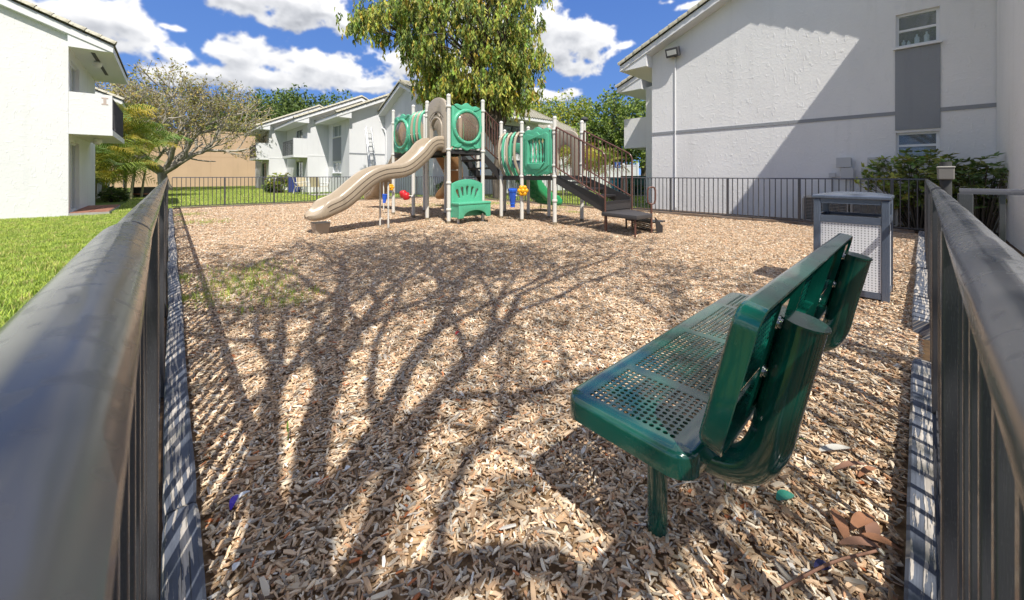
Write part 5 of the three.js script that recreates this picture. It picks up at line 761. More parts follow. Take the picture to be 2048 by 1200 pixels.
{ // patio with furniture
  const s = thing('patio_slab', 'pale concrete patio slab in front of the stepped houses', 'patio'); add(s, 'slab', metres(box(5.9, 9.4, -0.1, 0.02, 22.6, 24.1)), M.concrete); seat(s, 7.6, 0, 23.3);
  const chair = (u, v, a, label, group) => { const g = thing('patio_chair', label, 'patio chair', group), q = new THREE.Matrix4().makeRotationY(a).setPosition(u, 0.02, -v), A = (n, geo, m) => add(g, n, X(geo, q), m); const w = (x, y, z) => new THREE.Vector3(x, y, z); for (const sx of [-0.27, 0.27]) { A('leg', tube([w(sx, 0, 0.28), w(sx, 0.42, 0.24), w(sx, 0.62, 0.26)], 0.014, 6), M.post); A('leg', tube([w(sx, 0, -0.3), w(sx, 0.42, -0.2), w(sx, 0.98, -0.34)], 0.014, 6), M.post); A('armrest', tube([w(sx, 0.62, 0.28), w(sx, 0.64, -0.25)], 0.018, 6), M.post); } const sl = new THREE.BoxGeometry(0.52, 0.015, 0.48); sl.translate(0, 0.42, 0.02); A('sling_seat', sl, M.sling); const bk = new THREE.BoxGeometry(0.52, 0.56, 0.015); bk.rotateX(-0.24); bk.translate(0, 0.7, -0.275); A('sling_back', bk, M.sling); q.decompose(new THREE.Vector3(), new THREE.Quaternion(), new THREE.Vector3()); seat(g, u, 0.02, v); };
  const [tu, tv] = atDepth(618, 22.2); const [c1, d1] = atDepth(634, 21.9), [c2, d2] = atDepth(648, 22.4), [c3, d3] = atDepth(598, 22.6), [c4, d4] = atDepth(607, 23.0);
  chair(c1, d1, 2.4, 'tan sling patio chair with its back to the fence'); chair(c2, d2, -1.9, 'tan sling patio chair at the end of the patio table'); chair(c3, d3, 1.4, 'tan sling patio chair beside the sliding door side of the table'); chair(c4, d4, 0.2, 'tan sling patio chair between the table and the wall');
  const t = thing('patio_table', 'round glass patio table among tan chairs', 'patio table'); const top = new THREE.CylinderGeometry(0.5, 0.5, 0.015, 28); top.translate(tu, 0.74, -tv); add(t, 'top', top, M.glass); const rim = new THREE.TorusGeometry(0.5, 0.014, 6, 28); rim.rotateX(Math.PI / 2); rim.translate(tu, 0.74, -tv); add(t, 'rim', rim, M.post); for (let k = 0; k < 4; k++) { const a = k * 1.571 + 0.4; add(t, 'leg', tube([V3(tu + 0.42 * Math.cos(a), 0.02, tv + 0.42 * Math.sin(a)), V3(tu + 0.3 * Math.cos(a), 0.74, tv + 0.3 * Math.sin(a))], 0.014, 6), M.post); } seat(t, tu, 0.02, tv);
  const [bu, bv] = atDepth(588, 23.4); const b = thing('folded_lounger', 'dark blue folded lounge chair leaning by the sliding door', 'lounge chair'); const q = rbox(bu - 0.3, bu + 0.3, 0.05, 1.0, bv - 0.05, bv, 0.02); add(b, 'sling', q, std(L(0.03, 0.05, 0.2), 0.7)); for (const s of [-1, 1]) add(b, 'frame', bar(V3(bu + s * 0.32, 0.02, bv - 0.02), V3(bu + s * 0.32, 1.08, bv - 0.02), 0.016), M.frameDark); seat(b, bu, 0.02, bv);
  const [gu, gv] = atDepth(566, 24.5); const gr = thing('barbecue_grill', 'black covered barbecue grill on the patio edge', 'grill'); const hood = new THREE.SphereGeometry(0.36, 16, 10, 0, 6.3, 0, 1.6); hood.scale(1.1, 0.8, 0.8); hood.translate(gu, 0.85, -gv); add(gr, 'hood', hood, M.acDark); add(gr, 'body', rbox(gu - 0.38, gu + 0.38, 0.55, 0.86, gv - 0.27, gv + 0.27, 0.04), M.acDark); for (const [a, c] of [[-1, -1], [1, -1], [-1, 1], [1, 1]]) add(gr, 'leg', bar(V3(gu + a * 0.33, -0.05, gv + c * 0.22), V3(gu + a * 0.33, 0.58, gv + c * 0.22), 0.02), M.acDark); seat(gr, gu, 0, gv);
  // curved fire pit by the palms
  const [fu, fv] = atDepth(287, 19.5), f = thing('fire_pit', 'dark grey curved fire pit with brick rim beside the palms', 'fire pit'); const body = new THREE.CylinderGeometry(0.46, 0.34, 0.5, 28, 1, true); body.translate(fu, 0.25, -fv); add(f, 'bowl', body, std(L(0.07, 0.07, 0.075), 0.6)); for (let k = 0; k < 14; k++) { const a = k / 14 * 6.283, br = new RoundedBoxGeometry(0.19, 0.07, 0.1, 1, 0.01); br.rotateY(-a + Math.PI / 2); br.translate(fu + 0.42 * Math.cos(a), 0.16, -fv + 0.42 * Math.sin(a)); add(f, 'brick', metres(br), M.clay); } seat(f, fu, 0, fv);
}
// ================================================================ LITTER AND LEAVES ON THE CHIPS
{
  const R = rng(77), leafGeo = (l, w, bend, thick = 0.0016) => { const n = 10, rings = []; for (let i = 0; i <= n; i++) { const t = i / n, ww = w * Math.pow(Math.sin(Math.PI * clamp(t * 0.94 + 0.03)), 0.8) + 0.0008, y = bend * Math.sin(Math.PI * t) + bend * 0.4 * t, x = (t - 0.5) * l; rings.push([new THREE.Vector3(x, y + thick, 0), new THREE.Vector3(x, y + ww * 0.22 + thick, ww), new THREE.Vector3(x, y + ww * 0.22, ww), new THREE.Vector3(x, y, 0), new THREE.Vector3(x, y + ww * 0.2, -ww), new THREE.Vector3(x, y + ww * 0.2 + thick, -ww)]); } return creased(loft(rings, true, true), 0.8); };
  const lay = (name, px, py, geo, mat, yaw, label, category, group, tilt = 0) => { const [u, v] = onGround(px, py, 0.02), m = add(scene, name, geo, mat); m.position.copy(V3(u, mound(u, v) + 0.016, v)); m.rotation.set(tilt, yaw, (R() - 0.5) * 0.3); return tag(m, label, category, group); };
  const dry = std(L(0.36, 0.17, 0.09), 0.7), dry2 = std(L(0.28, 0.15, 0.1), 0.75), pale = std(L(0.55, 0.53, 0.48), 0.7);
  const dl = 'long brown fallen leaf on the chips near the painted timber', dg = 'fallen brown leaves by the timber';
  [[1680, 1050, 0.13, 0.016, 0.4, dry], [1725, 1045, 0.14, 0.018, -0.3, dry], [1745, 1065, 0.12, 0.017, 0.1, dry2], [1720, 1090, 0.11, 0.013, -0.9, dry2], [1760, 1085, 0.1, 0.014, -1.2, dry], [1700, 935, 0.13, 0.01, -0.7, dry2], [1735, 945, 0.09, 0.01, -0.5, dry]].forEach(([x, y, l, w, a, m]) => lay('dry_leaf', x, y, leafGeo(l, w, 0.012), m, a, dl, 'leaf', dg));
  lay('pale_leaf', 1668, 897, leafGeo(0.13, 0.015, 0.008), pale, -0.75, 'pale grey curled leaf lying behind the bench pipe', 'leaf');
  lay('leaf_scrap', 1570, 992, leafGeo(0.085, 0.018, 0.006), phy({ color: L(0.05, 0.33, 0.24), roughness: 0.3 }), -0.35, 'torn teal plastic scrap on the chips behind the bench leg', 'litter');
  lay('plastic_scrap', 1645, 1136, leafGeo(0.05, 0.014, 0.006), phy({ color: L(0.05, 0.05, 0.14), roughness: 0.25 }), -0.6, 'dark violet foil scrap on the chips by the painted timber', 'litter');
  lay('plastic_wrapper', 468, 1003, leafGeo(0.05, 0.01, 0.01), phy({ color: L(0.07, 0.03, 0.5), roughness: 0.3 }), 1.1, 'violet end of a wrapper among picket shadows', 'litter'); lay('plastic_wrapper', 484, 992, leafGeo(0.05, 0.007, 0.008), std(L(0.7, 0.72, 0.75), 0.4), 0.25, 'white twisted end of a wrapper among picket shadows', 'litter');
  lay('paper_scrap', 695, 935, leafGeo(0.022, 0.008, 0.003), std(L(0.8, 0.8, 0.8), 0.6), 0.2, 'small white paper scrap in the middle of the chips', 'litter'); lay('red_scrap', 915, 665, leafGeo(0.05, 0.012, 0.004), std(L(0.5, 0.04, 0.03), 0.5), 0.5, 'small red scrap on the sunlit chips', 'litter'); lay('paper_scrap', 1022, 526, leafGeo(0.05, 0.02, 0.01), std(L(0.8, 0.8, 0.8), 0.6), 0.2, 'white scrap at the far edge of the tree shade', 'litter'); lay('paper_scrap', 472, 1127, leafGeo(0.026, 0.009, 0.003), std(L(0.8, 0.8, 0.8), 0.6), 0.9, 'white scrap near the peeling lawn timber', 'litter'); lay('paper_scrap', 732, 757, leafGeo(0.03, 0.012, 0.003), std(L(0.75, 0.75, 0.75), 0.6), 0.9, 'white scrap on a dark branch shadow', 'litter');
  { const [u, v] = onGround(1365, 983), t = add(scene, 'twig', tube(curve([V3(u - 0.05, 0.022, v + 0.03), V3(u, 0.03, v), V3(u + 0.06, 0.024, v - 0.035)], 8), 0.0022, 5), pale); tag(t, 'thin pale twig beside the near bench leg', 'twig'); }
  { const [u, v] = onGround(1700, 1140); const t = add(scene, 'twig', tube(curve([V3(u - 0.25, 0.03, v + 0.12), V3(u - 0.05, 0.035, v + 0.03), V3(u + 0.1, 0.025, v - 0.05)], 10), 0.004, 5), dry2); tag(t, 'brown twig lying among fallen leaves', 'twig'); }
  // seedlings by the bench
  const young = phy({ color: L(0.2, 0.34, 0.04), roughness: 0.8, transmission: 0.35, thickness: 0 });
  const plant = (px, py, leaves, label) => { const [u, v] = onGround(px, py), g = thing('seedling', label, 'seedling'); add(g, 'stem', tube([V3(u, -0.02, v), V3(u + 0.004, 0.05, v)], 0.0016, 5), young); for (const [a, l, w, up] of leaves) { const q = leafGeo(l, w, 0.006, 0.0006); q.translate(l / 2, 0, 0); q.rotateZ(up); q.rotateY(a); q.translate(u, 0.035, -v); add(g, 'leaf', q, young); } seat(g, u, 0, v); };
  plant(1512, 975, [[0.1, 0.06, 0.008, 0.9], [2.9, 0.07, 0.008, 0.15], [4.3, 0.05, 0.006, 0.6]], 'young green seedling behind the near bench leg'); plant(1450, 975, [[0.7, 0.04, 0.006, 0.8], [3.6, 0.045, 0.006, 0.4], [5.2, 0.03, 0.005, 0.7]], 'small green seedling close to the near bench leg'); plant(1592, 900, [[0.4, 0.05, 0.003, 0.3], [2.0, 0.05, 0.003, 1.3], [5, 0.04, 0.003, 0.5]], 'thin grassy seedling below the far bench pipe'); plant(575, 880, [[1.2, 0.04, 0.003, 1.2], [3.3, 0.03, 0.003, 1.0]], 'tiny grassy seedling in the branch shadows');
}

// ================================================================ VEGETATION
const site = (x, z) => [FV * x + FU * z, -FU * x + FV * z];     // right and forward of the corner -> U, V
function leafCard(l, w, fold = 0.25, bend = 0.12) {
  const P = [[0, 0, 0], [-w, w * fold, l * 0.45], [0, 0, l * 0.5], [w, w * fold, l * 0.45], [0, -l * bend, l]], tr = [[0, 2, 1], [0, 3, 2], [1, 2, 4], [2, 3, 4]], pos = tr.flatMap((t) => t.flatMap((i) => P[i]));
  const g = new THREE.BufferGeometry(); g.setAttribute('position', new THREE.Float32BufferAttribute(pos, 3)); g.computeVertexNormals(); return g;
}
function leavesOf(parent, name, geo, list, mat = M.leaf) {   // list of [Vector3, direction Vector3, roll, scale, [r,g,b]]
  const im = new THREE.InstancedMesh(geo, mat, list.length), m = new THREE.Matrix4(), q = new THREE.Quaternion(), q2 = new THREE.Quaternion(), Z = new THREE.Vector3(0, 0, 1), s = new THREE.Vector3(), c = new THREE.Color();
  list.forEach(([p, d, roll, sc, col], i) => { q.setFromUnitVectors(Z, d); q2.setFromAxisAngle(Z, roll); m.compose(p, q.multiply(q2), s.set(sc, sc, sc)); im.setMatrixAt(i, m); im.setColorAt(i, c.setRGB(...col)); });
  im.name = name; im.userData.kind = 'stuff'; im.castShadow = im.receiveShadow = true; parent.add(im); return im;
}
const rdir = (R) => { const z = R() * 2 - 1, a = R() * 6.283, s = Math.sqrt(1 - z * z); return new THREE.Vector3(s * Math.cos(a), z, s * Math.sin(a)); };
const inBall = (R) => { for (;;) { const p = new THREE.Vector3(R() * 2 - 1, R() * 2 - 1, R() * 2 - 1); if (p.lengthSq() < 1) return p; } };
const tint = (R, pal) => { const a = pal[Math.floor(R() * pal.length)], j = 0.7 + 0.6 * R(); return [a[0] * j, a[1] * j, a[2] * j]; };
function limb(R, a, b, r0, r1, wob = 0.12, n = 10) {
  const d = a.distanceTo(b), pts = []; for (let i = 0; i <= n; i++) { const t = i / n, p = a.clone().lerp(b, t), w = wob * d * Math.sin(Math.PI * t); p.x += w * n3(t * 2.3 + a.x, b.y, 1.1); p.z += w * n3(t * 2.3 + b.z, a.y, 5.1); p.y += w * 0.9 + w * 0.5 * n3(t * 2, b.x, 9.1); pts.push(p); }
  return tube(pts, (t) => lerp(r0, r1, t), r0 > 0.08 ? 9 : 5);
}
// a dense broadleaf crown: clumps spread through ellipsoids, limbs that reach them, leaves in each clump
function clumpTree(o) {
  const R = rng(o.seed), g = thing(o.name, o.label, 'tree', o.group), [u, v] = o.at, base = V3(u, -0.1, v), list = [], wood = [], fork = V3(u + (o.lean?.[0] ?? 0), o.fork, v + (o.lean?.[1] ?? 0));
  wood.push(limb(R, base, fork, o.r, o.r * 0.7, 0.06));
  for (const e of o.crown) {
    const [cx, cy, cz, rx, ry, rz, n] = e, C = V3(...(() => { const [a, b] = site(cx, cz); return [a, cy, b]; })()), hub = fork.clone().lerp(C, 0.6); wood.push(limb(R, fork, hub, o.r * 0.62, o.r * 0.35, 0.15));
    for (let i = 0; i < n; i++) {
      const b = inBall(R); b.multiplyScalar(0.35 + 0.65 * Math.pow(b.length(), 0.2) / Math.max(b.length(), 0.2) * b.length()); const p = C.clone().add(new THREE.Vector3(b.x * rx, b.y * ry, b.z * rz)); if (i % 3 === 0) wood.push(limb(R, hub, p, o.r * 0.2, 0.015, 0.2, 7));
      const cr = o.clump * (0.6 + 0.8 * R());
      if (o.strands) for (let s = 0; s < o.strands; s++) {
        const q = inBall(R).multiplyScalar(cr); let x = p.clone().add(q), dx = (R() - 0.5) * 0.5, dz = (R() - 0.5) * 0.5, l = o.hang * (0.5 + R()), m = Math.round(l / 0.06), col = tint(R, R() < 0.06 ? o.pal2 ?? o.pal : o.pal);
        for (let k = 0; k < m; k++) { const t = k / m; x = x.clone().add(new THREE.Vector3(dx * 0.06 * (1 - t), -0.055, dz * 0.06 * (1 - t))); const d = new THREE.Vector3((R() - 0.5) * 1.3, -0.8 - R() * 0.6, (R() - 0.5) * 1.3).normalize(); list.push([x, d, R() * 6.28, 0.7 + 0.6 * R(), [col[0] * (0.8 + 0.4 * R()), col[1] * (0.8 + 0.4 * R()), col[2]]]); }
      } else { const m = o.per; for (let k = 0; k < m; k++) { const q = inBall(R); const x = p.clone().addScaledVector(q, cr), d = q.clone().normalize().multiplyScalar(0.8).add(rdir(R)).add(new THREE.Vector3(0, 0.15, 0)).normalize(); list.push([x, d, R() * 6.28, 0.7 + 0.6 * R(), tint(R, o.pal)]); } }
    }
  }
  add(g, 'trunk', merge(wood), o.bark ?? M.bark); leavesOf(g, 'crown', o.leaf, list); return seat(g, u, 0, v);
}
// a branching tree grown level by level inside an envelope
function grownTree(o) {
  const R = rng(o.seed), g = thing(o.name, o.label, 'tree'), wood = [], list = [], [u, v] = o.at, env = o.env, inside = (p) => { const x = (p.x - env[0]) / env[3], y = (p.y - env[1]) / env[4], z = (p.z + env[2]) / env[5]; return x * x + y * y + z * z < 1; };
  const grow = (p, d, len, r, depth) => {
    const n = depth < 2 ? 6 : 4, pts = [p.clone()]; let q = p.clone(), dir = d.clone(), stop = false;
    for (let i = 0; i < n && !stop; i++) { dir.add(rdir(R).multiplyScalar(o.wob)).add(new THREE.Vector3(0, o.up, 0)).normalize(); q = q.clone().addScaledVector(dir, len / n); pts.push(q); if (depth > 1 && !inside(q)) stop = true; }
    const last = depth >= o.levels; wood.push(tube(pts, (t) => lerp(r, r * o.taper, t), depth < 1 ? 10 : depth < 3 ? 6 : 3, false));
    if (depth >= o.leafFrom) for (let k = 0; k < o.leaves; k++) { const b = pts[Math.floor(R() * (pts.length - 1)) + 1], x = b.clone().addScaledVector(rdir(R), o.spread * R()); list.push([x, rdir(R).add(new THREE.Vector3(0, 0.2, 0)).normalize(), R() * 6.28, 0.6 + 0.8 * R(), tint(R, o.pal)]); }
    if (last || stop) return;
    const kids = o.kids[depth], ph = R() * 6.28;
    for (let k = 0; k < kids; k++) {
      const t = depth === 0 ? 0.75 + 0.25 * (k / kids) : 0.45 + 0.55 * (k + 0.6) / kids, at = pts[Math.min(pts.length - 1, Math.max(1, Math.round(t * (pts.length - 1))))], a = ph + k / kids * 6.283 + (R() - 0.5) * 0.7, ax = dir.clone().cross(Math.abs(dir.y) > 0.9 ? new THREE.Vector3(1, 0, 0) : new THREE.Vector3(0, 1, 0)).normalize(), ay = dir.clone().cross(ax), sp = o.angle[depth] * (0.7 + 0.6 * R());
      const nd = dir.clone().multiplyScalar(Math.cos(sp)).add(ax.clone().multiplyScalar(Math.cos(a) * Math.sin(sp))).add(ay.clone().multiplyScalar(Math.sin(a) * Math.sin(sp))).normalize();
      grow(at, nd, o.len[depth + 1] * (0.75 + 0.5 * R()), r * o.shrink * (0.8 + 0.3 * R()), depth + 1);
    }
  };
  grow(V3(u, -0.1, v), new THREE.Vector3(...(o.dir ?? [0, 1, 0])).normalize(), o.len[0], o.r, 0);
  add(g, 'trunk', merge(wood), o.bark); leavesOf(g, 'crown', o.leaf, list); console.log(o.name, wood.length, list.length); return seat(g, u, 0, v);
}
const G = { lime: [[0.4, 0.44, 0.05], [0.3, 0.4, 0.045], [0.22, 0.32, 0.04], [0.48, 0.45, 0.06]], deep: [[0.09, 0.16, 0.025], [0.14, 0.22, 0.03], [0.2, 0.28, 0.04], [0.07, 0.12, 0.025]], olive: [[0.2, 0.2, 0.04], [0.26, 0.23, 0.04], [0.3, 0.24, 0.05], [0.15, 0.17, 0.04]], gold: [[0.55, 0.4, 0.03], [0.5, 0.42, 0.05]], mid: [[0.2, 0.31, 0.035], [0.28, 0.38, 0.045], [0.36, 0.42, 0.06]] };
// the leafy tree behind the play structure, hanging foliage
clumpTree({ name: 'leafy_tree', label: 'tall leafy tree with hanging narrow foliage behind the play structure', seed: 11, at: site(-0.75, 18.6), fork: 2.6, r: 0.24, clump: 0.46, strands: 13, hang: 0.42, leaf: leafCard(0.22, 0.04), pal: [[0.32, 0.4, 0.05], [0.44, 0.48, 0.06], [0.2, 0.28, 0.04], [0.52, 0.5, 0.08], [0.12, 0.18, 0.035]], pal2: G.gold,
  crown: [[-2.3, 8.8, 18.5, 3.3, 3.6, 3.0, 190], [-6.6, 8.9, 18.4, 1.7, 1.2, 1.5, 44], [-4.7, 9.3, 18.3, 1.6, 1.6, 1.5, 40], [-4.2, 6.9, 18.3, 1.0, 1.0, 1.2, 26], [0.4, 7.4, 18.5, 1.5, 1.5, 1.6, 56], [0.1, 5.3, 18.4, 1.0, 1.0, 1.2, 34], [-3.2, 5.5, 18.3, 1.4, 1.1, 1.5, 50], [-0.2, 10.3, 18.5, 2.2, 2.4, 2.2, 60], [-1.3, 5.6, 18.2, 1.3, 1.2, 1.5, 40]] });
// bare spreading tree on the lawn
{ const at = site(-26.0, 28.2), ec = site(-24.8, 28.4); grownTree({ name: 'spreading_tree', label: 'wide grey branched tree with sparse olive leaves behind the lawn', seed: 21, at, env: [ec[0], 5.0, ec[1], 6.3, 4.4, 6.3], levels: 5, len: [1.6, 3.7, 2.7, 1.8, 1.2, 0.75], kids: [13, 4, 4, 4, 5], angle: [1.12, 0.6, 0.62, 0.65, 0.7], r: 0.4, shrink: 0.54, taper: 0.6, wob: 0.2, up: 0.1, leafFrom: 4, leaves: 4, spread: 0.3, leaf: leafCard(0.17, 0.05), pal: [[0.34, 0.33, 0.08], [0.42, 0.36, 0.09], [0.46, 0.34, 0.09], [0.24, 0.27, 0.07]], bark: M.barkPale }); }
// the tree outside the corner whose shade lies over the chips
grownTree({ name: 'shade_tree', label: 'tall branching tree outside the fence corner casting shade on the chips', seed: 34, at: [-0.6, -1.6], dir: [0.06, 1, -0.2], env: [0.5, 6.6, -0.3, 3.9, 3.7, 3.9], levels: 5, len: [3.0, 2.4, 2.0, 1.5, 1.0, 0.65], kids: [10, 4, 4, 4, 3], angle: [0.85, 0.6, 0.6, 0.65, 0.7], r: 0.125, shrink: 0.56, taper: 0.64, wob: 0.22, up: 0.05, leafFrom: 4, leaves: 7, spread: 0.26, leaf: leafCard(0.11, 0.026), pal: G.mid, bark: M.bark });
// dark trees beyond the houses, pale and dark trees on the right
const dense = (x, z, h, rx, ry, seed, pal, label, name, n = 90, per = 80, l = 0.36) => clumpTree({ name, label, seed, at: site(x, z), fork: Math.max(1.5, h - ry * 2 + 0.6), r: 0.3, clump: rx * 0.3, per, leaf: leafCard(l, l * 0.3), pal, crown: [[x, h - ry, z, rx, ry, rx * 0.9, n], [x + rx * 0.5, h - ry * 1.3, z - 0.5, rx * 0.6, ry * 0.6, rx * 0.6, Math.round(n / 3)], [x - rx * 0.5, h - ry * 1.25, z, rx * 0.6, ry * 0.6, rx * 0.6, Math.round(n / 3)]] });
dense(-29.8, 46, 11.4, 4.0, 4.0, 41, G.deep, 'dark green tree rising behind the far end of the stepped houses', 'dark_tree'); dense(-25.3, 47, 11.2, 4.0, 4.0, 42, G.deep, 'dark green tree directly above the stepped tiled roofs', 'dark_tree'); dense(-21.2, 46.5, 10.6, 3.4, 3.6, 43, G.deep, 'lower dark green tree behind the highest tiled ridge', 'dark_tree'); dense(-33.8, 45, 10.2, 3.4, 4.2, 44, G.deep, 'dark tree between bare tree and beige building', 'dark_tree');
dense(2.4, 36, 8.6, 2.7, 3.6, 45, G.lime, 'yellow green tree rising behind the end house roof', 'lime_tree', 90, 80, 0.24); dense(5.5, 35, 8.7, 2.6, 3.6, 46, G.lime, 'yellow green tree beside the thin lamp pole', 'lime_tree', 90, 80, 0.24); dense(8.2, 30, 8.0, 2.7, 3.2, 47, [...G.deep, ...G.mid], 'dark broad tree next to the white building balcony', 'broad_tree', 70, 80, 0.28); dense(10.9, 31, 7.6, 2.0, 2.6, 48, [...G.deep, ...G.mid], 'broad tree half hidden by the white building corner', 'broad_tree', 40, 56, 0.26);
dense(-44, 40, 8.5, 4, 3.4, 49, G.deep, 'dark tree behind the building beside the lawn', 'dark_tree', 50, 40);
// palms
function frondGeo(R, len, droop, nl) {
  const pts = [], parts = []; for (let i = 0; i <= 12; i++) { const t = i / 12; pts.push(new THREE.Vector3(len * (0.62 * t + 0.2 * t * t), len * (1.05 * t - droop * 0.85 * t * t), 0)); }
  parts.push(tube(pts, (t) => lerp(0.014, 0.003, t), 4)); const pos = [];
  for (let i = 0; i < nl; i++) for (const s of [-1, 1]) { const t = 0.14 + 0.86 * (i + R() * 0.5) / nl, k = Math.min(11, Math.floor(t * 12)), p = pts[k].clone().lerp(pts[k + 1], t * 12 - k), d = pts[k + 1].clone().sub(pts[k]).normalize(), L2 = len * 0.34 * Math.sin(Math.PI * clamp(t * 0.85 + 0.12)) * (0.85 + 0.3 * R()), side = new THREE.Vector3(0, 0, s), up = new THREE.Vector3(0, 1, 0), a = p.clone(), w = 0.014, mid = p.clone().addScaledVector(side, L2 * 0.5).addScaledVector(d, L2 * 0.3).addScaledVector(up, L2 * 0.16), tip = p.clone().addScaledVector(side, L2 * 0.85).addScaledVector(d, L2 * 0.6).addScaledVector(up, -L2 * (0.15 + 0.4 * R())); const o = d.clone().multiplyScalar(w); for (const q of [a.clone().sub(o), mid.clone().sub(o), mid.clone().add(o), a.clone().sub(o), mid.clone().add(o), a.clone().add(o), mid.clone().sub(o), tip, mid.clone().add(o)]) pos.push(q.x, q.y, q.z); }
  const g = new THREE.BufferGeometry(); g.setAttribute('position', new THREE.Float32BufferAttribute(pos, 3)); g.computeVertexNormals(); parts.push(g); return merge(parts);
}
{
  const R = rng(61), fr = [0, 1, 2, 3].map((k) => frondGeo(R, 1.7, 0.75 + 0.18 * k, 19)), mats = [[0.15, 0.27, 0.035], [0.26, 0.36, 0.04], [0.45, 0.44, 0.05], [0.62, 0.48, 0.04]].map((c) => phy({ color: L(...c), roughness: 0.7, transmission: 0.35, thickness: 0, side: THREE.DoubleSide })), stemM = std(L(0.32, 0.3, 0.18), 0.7);
  const palm = (x, z, h, sc, n, label, gold, group) => { const [u, v] = site(x, z), g = thing('areca_palm', label, 'palm', group), a0 = R() * 6, top = V3(u + (R() - 0.5) * h * 0.35, h, v + (R() - 0.5) * h * 0.35); add(g, 'stem', tube(curve([V3(u, -0.1, v), V3(u, h * 0.5, v).lerp(top.clone().setY(h * 0.5), 0.4), top], 8), (t) => lerp(0.055, 0.03, t), 7), stemM); for (let k = 0; k < n; k++) { const m = add(g, 'frond', fr[k % 4], mats[R() < gold ? 2 + Math.floor(R() * 2) : Math.floor(R() * 2.4)]); m.position.copy(top); m.rotation.set((R() - 0.5) * 1.3, a0 + k * 2.4, -0.2 + 0.75 * R(), 'YXZ'); m.scale.setScalar(sc * (0.95 + 0.5 * R())); } seat(g, u, 0, v); };
  const pl = 'areca palm stem with arching yellow green fronds beside the balcony building', pg = 'areca palms beside the balcony building';
  for (const [x, z, h, s] of [[-20.4, 17.2, 3.0, 0.9], [-19.3, 16.9, 2.3, 0.85], [-18.6, 17.4, 1.7, 0.85], [-19.9, 18.2, 3.5, 0.95], [-19.0, 18.4, 3.0, 0.95], [-20.7, 18.6, 2.4, 0.9], [-18.3, 18.0, 1.2, 0.8], [-19.1, 17.6, 0.9, 1.0], [-20.1, 17.8, 1.3, 1.0], [-21.1, 18.9, 3.3, 0.95], [-18.5, 17.2, 0.5, 0.85], [-19.6, 16.8, 0.5, 0.95], [-20.7, 17.3, 0.7, 0.95], [-19.3, 19, 2.7, 0.95], [-18.6, 18.8, 2.2, 0.9]]) palm(x, z, h, s, 12, pl, 0.35, pg);
  const pl2 = 'golden areca palm behind the brown railed stairs', pg2 = 'golden palms behind the stairs'; for (const [x, z, h, s] of [[2.8, 20.5, 1.9, 0.95], [3.5, 20, 1.5, 0.95], [4.2, 20.6, 1.8, 0.95], [4.7, 20.3, 1.1, 0.9], [3.1, 21.3, 2.3, 1.0], [3.9, 21.5, 1.2, 0.9]]) palm(x, z, h, s, 9, pl2, 0.6, pg2);
}
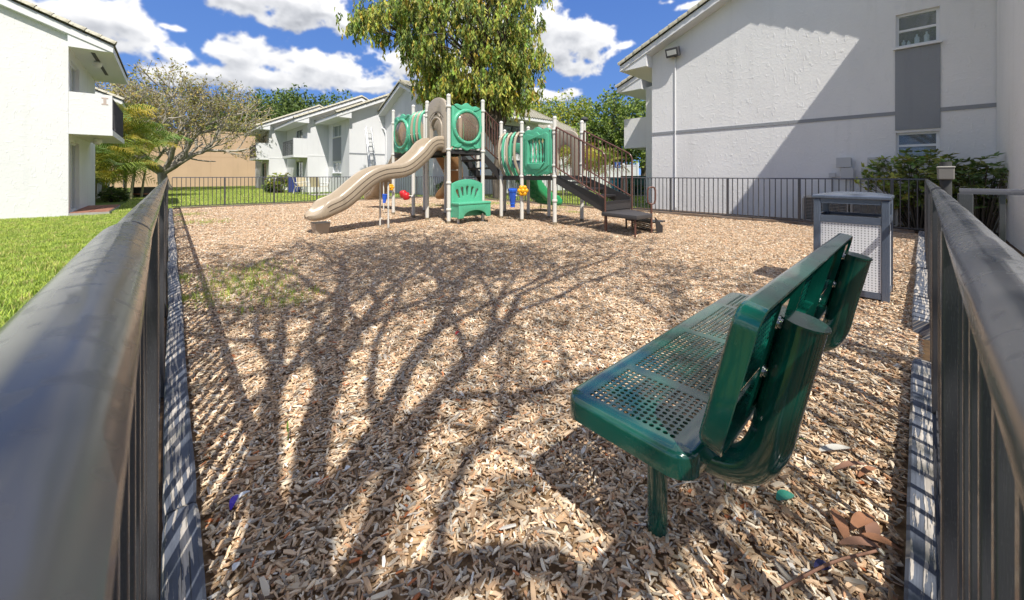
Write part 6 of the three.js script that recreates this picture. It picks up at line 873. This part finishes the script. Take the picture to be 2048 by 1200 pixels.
// shrubs
function shrub(o) {
  const R = rng(o.seed), g = thing(o.name, o.label, 'shrub', o.group), [u, v] = o.at, list = [], wood = [];
  for (let i = 0; i < o.n; i++) { const b = inBall(R), p = V3(u + b.x * o.r[0], o.y + b.y * o.r[1], v + b.z * o.r[2]); if (i % 4 === 0) wood.push(tube(curve([V3(u + b.x * 0.12, -0.1, v + b.z * 0.12), p.clone().lerp(V3(u, 0, v), 0.45).setY(p.y * 0.55), p], 6), (t) => lerp(0.016, 0.005, t), 5)); const ax = b.clone().multiplyScalar(0.5).add(new THREE.Vector3(0, 0.75, 0)).add(rdir(R).multiplyScalar(0.4)).normalize(), col = tint(R, o.pal), e1 = ax.clone().cross(new THREE.Vector3(0.3, 0.2, 1)).normalize(), e2 = ax.clone().cross(e1); for (let k = 0; k < o.whorl; k++) { const a = k / o.whorl * 6.283 + R() * 0.4, d = e1.clone().multiplyScalar(Math.cos(a)).addScaledVector(e2, Math.sin(a)).addScaledVector(ax, 0.1 + 0.5 * R()).normalize(); list.push([p, d, Math.atan2(0, 1) + (R() - 0.5), 0.75 + 0.5 * R(), [col[0] * (0.85 + 0.3 * R()), col[1] * (0.85 + 0.3 * R()), col[2]]]); } }
  add(g, 'stem', merge(wood), M.bark); leavesOf(g, 'foliage', o.leaf, list, o.mat ?? M.leaf); return seat(g, u, 0, v);
}
const shiny = phy({ color: L(1, 1, 1), roughness: 0.75, transmission: 0.25, thickness: 0, side: THREE.DoubleSide, clearcoat: 0.35, clearcoatRoughness: 0.35 });
shrub({ name: 'leafy_shrub', label: 'glossy leafy shrub between the fence corner and the white wall', seed: 81, at: [11.55, 0.05], y: 0.98, r: [0.62, 0.66, 0.95], n: 360, whorl: 7, leaf: leafCard(0.14, 0.03, 0.3), pal: [[0.12, 0.2, 0.03], [0.18, 0.26, 0.04], [0.27, 0.33, 0.05], [0.38, 0.38, 0.06]], mat: shiny });
shrub({ name: 'leafy_shrub', label: 'glossy leafy shrub at the foot of the wing wall', seed: 82, at: [11.3, -0.75], y: 0.95, r: [0.6, 0.62, 0.6], n: 150, whorl: 7, leaf: leafCard(0.13, 0.027, 0.3), pal: [[0.07, 0.14, 0.02], [0.11, 0.18, 0.025], [0.17, 0.22, 0.035]], mat: shiny });
const sb = (x, z, y, r, label, seed, pal = G.mid) => shrub({ name: 'round_bush', label, seed, at: site(x, z), y, r: [r, r * 0.75, r], n: 170, whorl: 6, leaf: leafCard(0.12, 0.035), pal });
sb(-14.6, 23.6, 0.75, 0.75, 'light green bush under the stepped houses balcony', 91, G.lime); sb(-8.5, 22.6, 0.7, 0.6, 'round green bush at the foot of the ladder', 92); sb(-15.4, 24.2, 0.35, 0.5, 'low dark bush beside the light green bush', 93, G.deep); sb(-16.2, 25.2, 0.35, 0.5, 'low dark bush at the house row far corner', 94, G.deep); sb(-2.4, 20.6, 0.5, 0.5, 'dark bush below the end house wall', 95, G.deep); sb(-3.6, 20.2, 0.45, 0.45, 'dark bush at the end house corner', 96, G.deep);
sb(-17.6, 16.6, 0.25, 0.5, 'low dark ground plant at the foot of the palms', 97, G.deep); sb(-19, 16.4, 0.25, 0.5, 'low dark ground plant next to the patio step', 98, G.deep); sb(6.9, 21, 0.3, 0.55, 'low dark bush below the utility cabinet', 99, G.deep);
renderer.render(scene, camera);
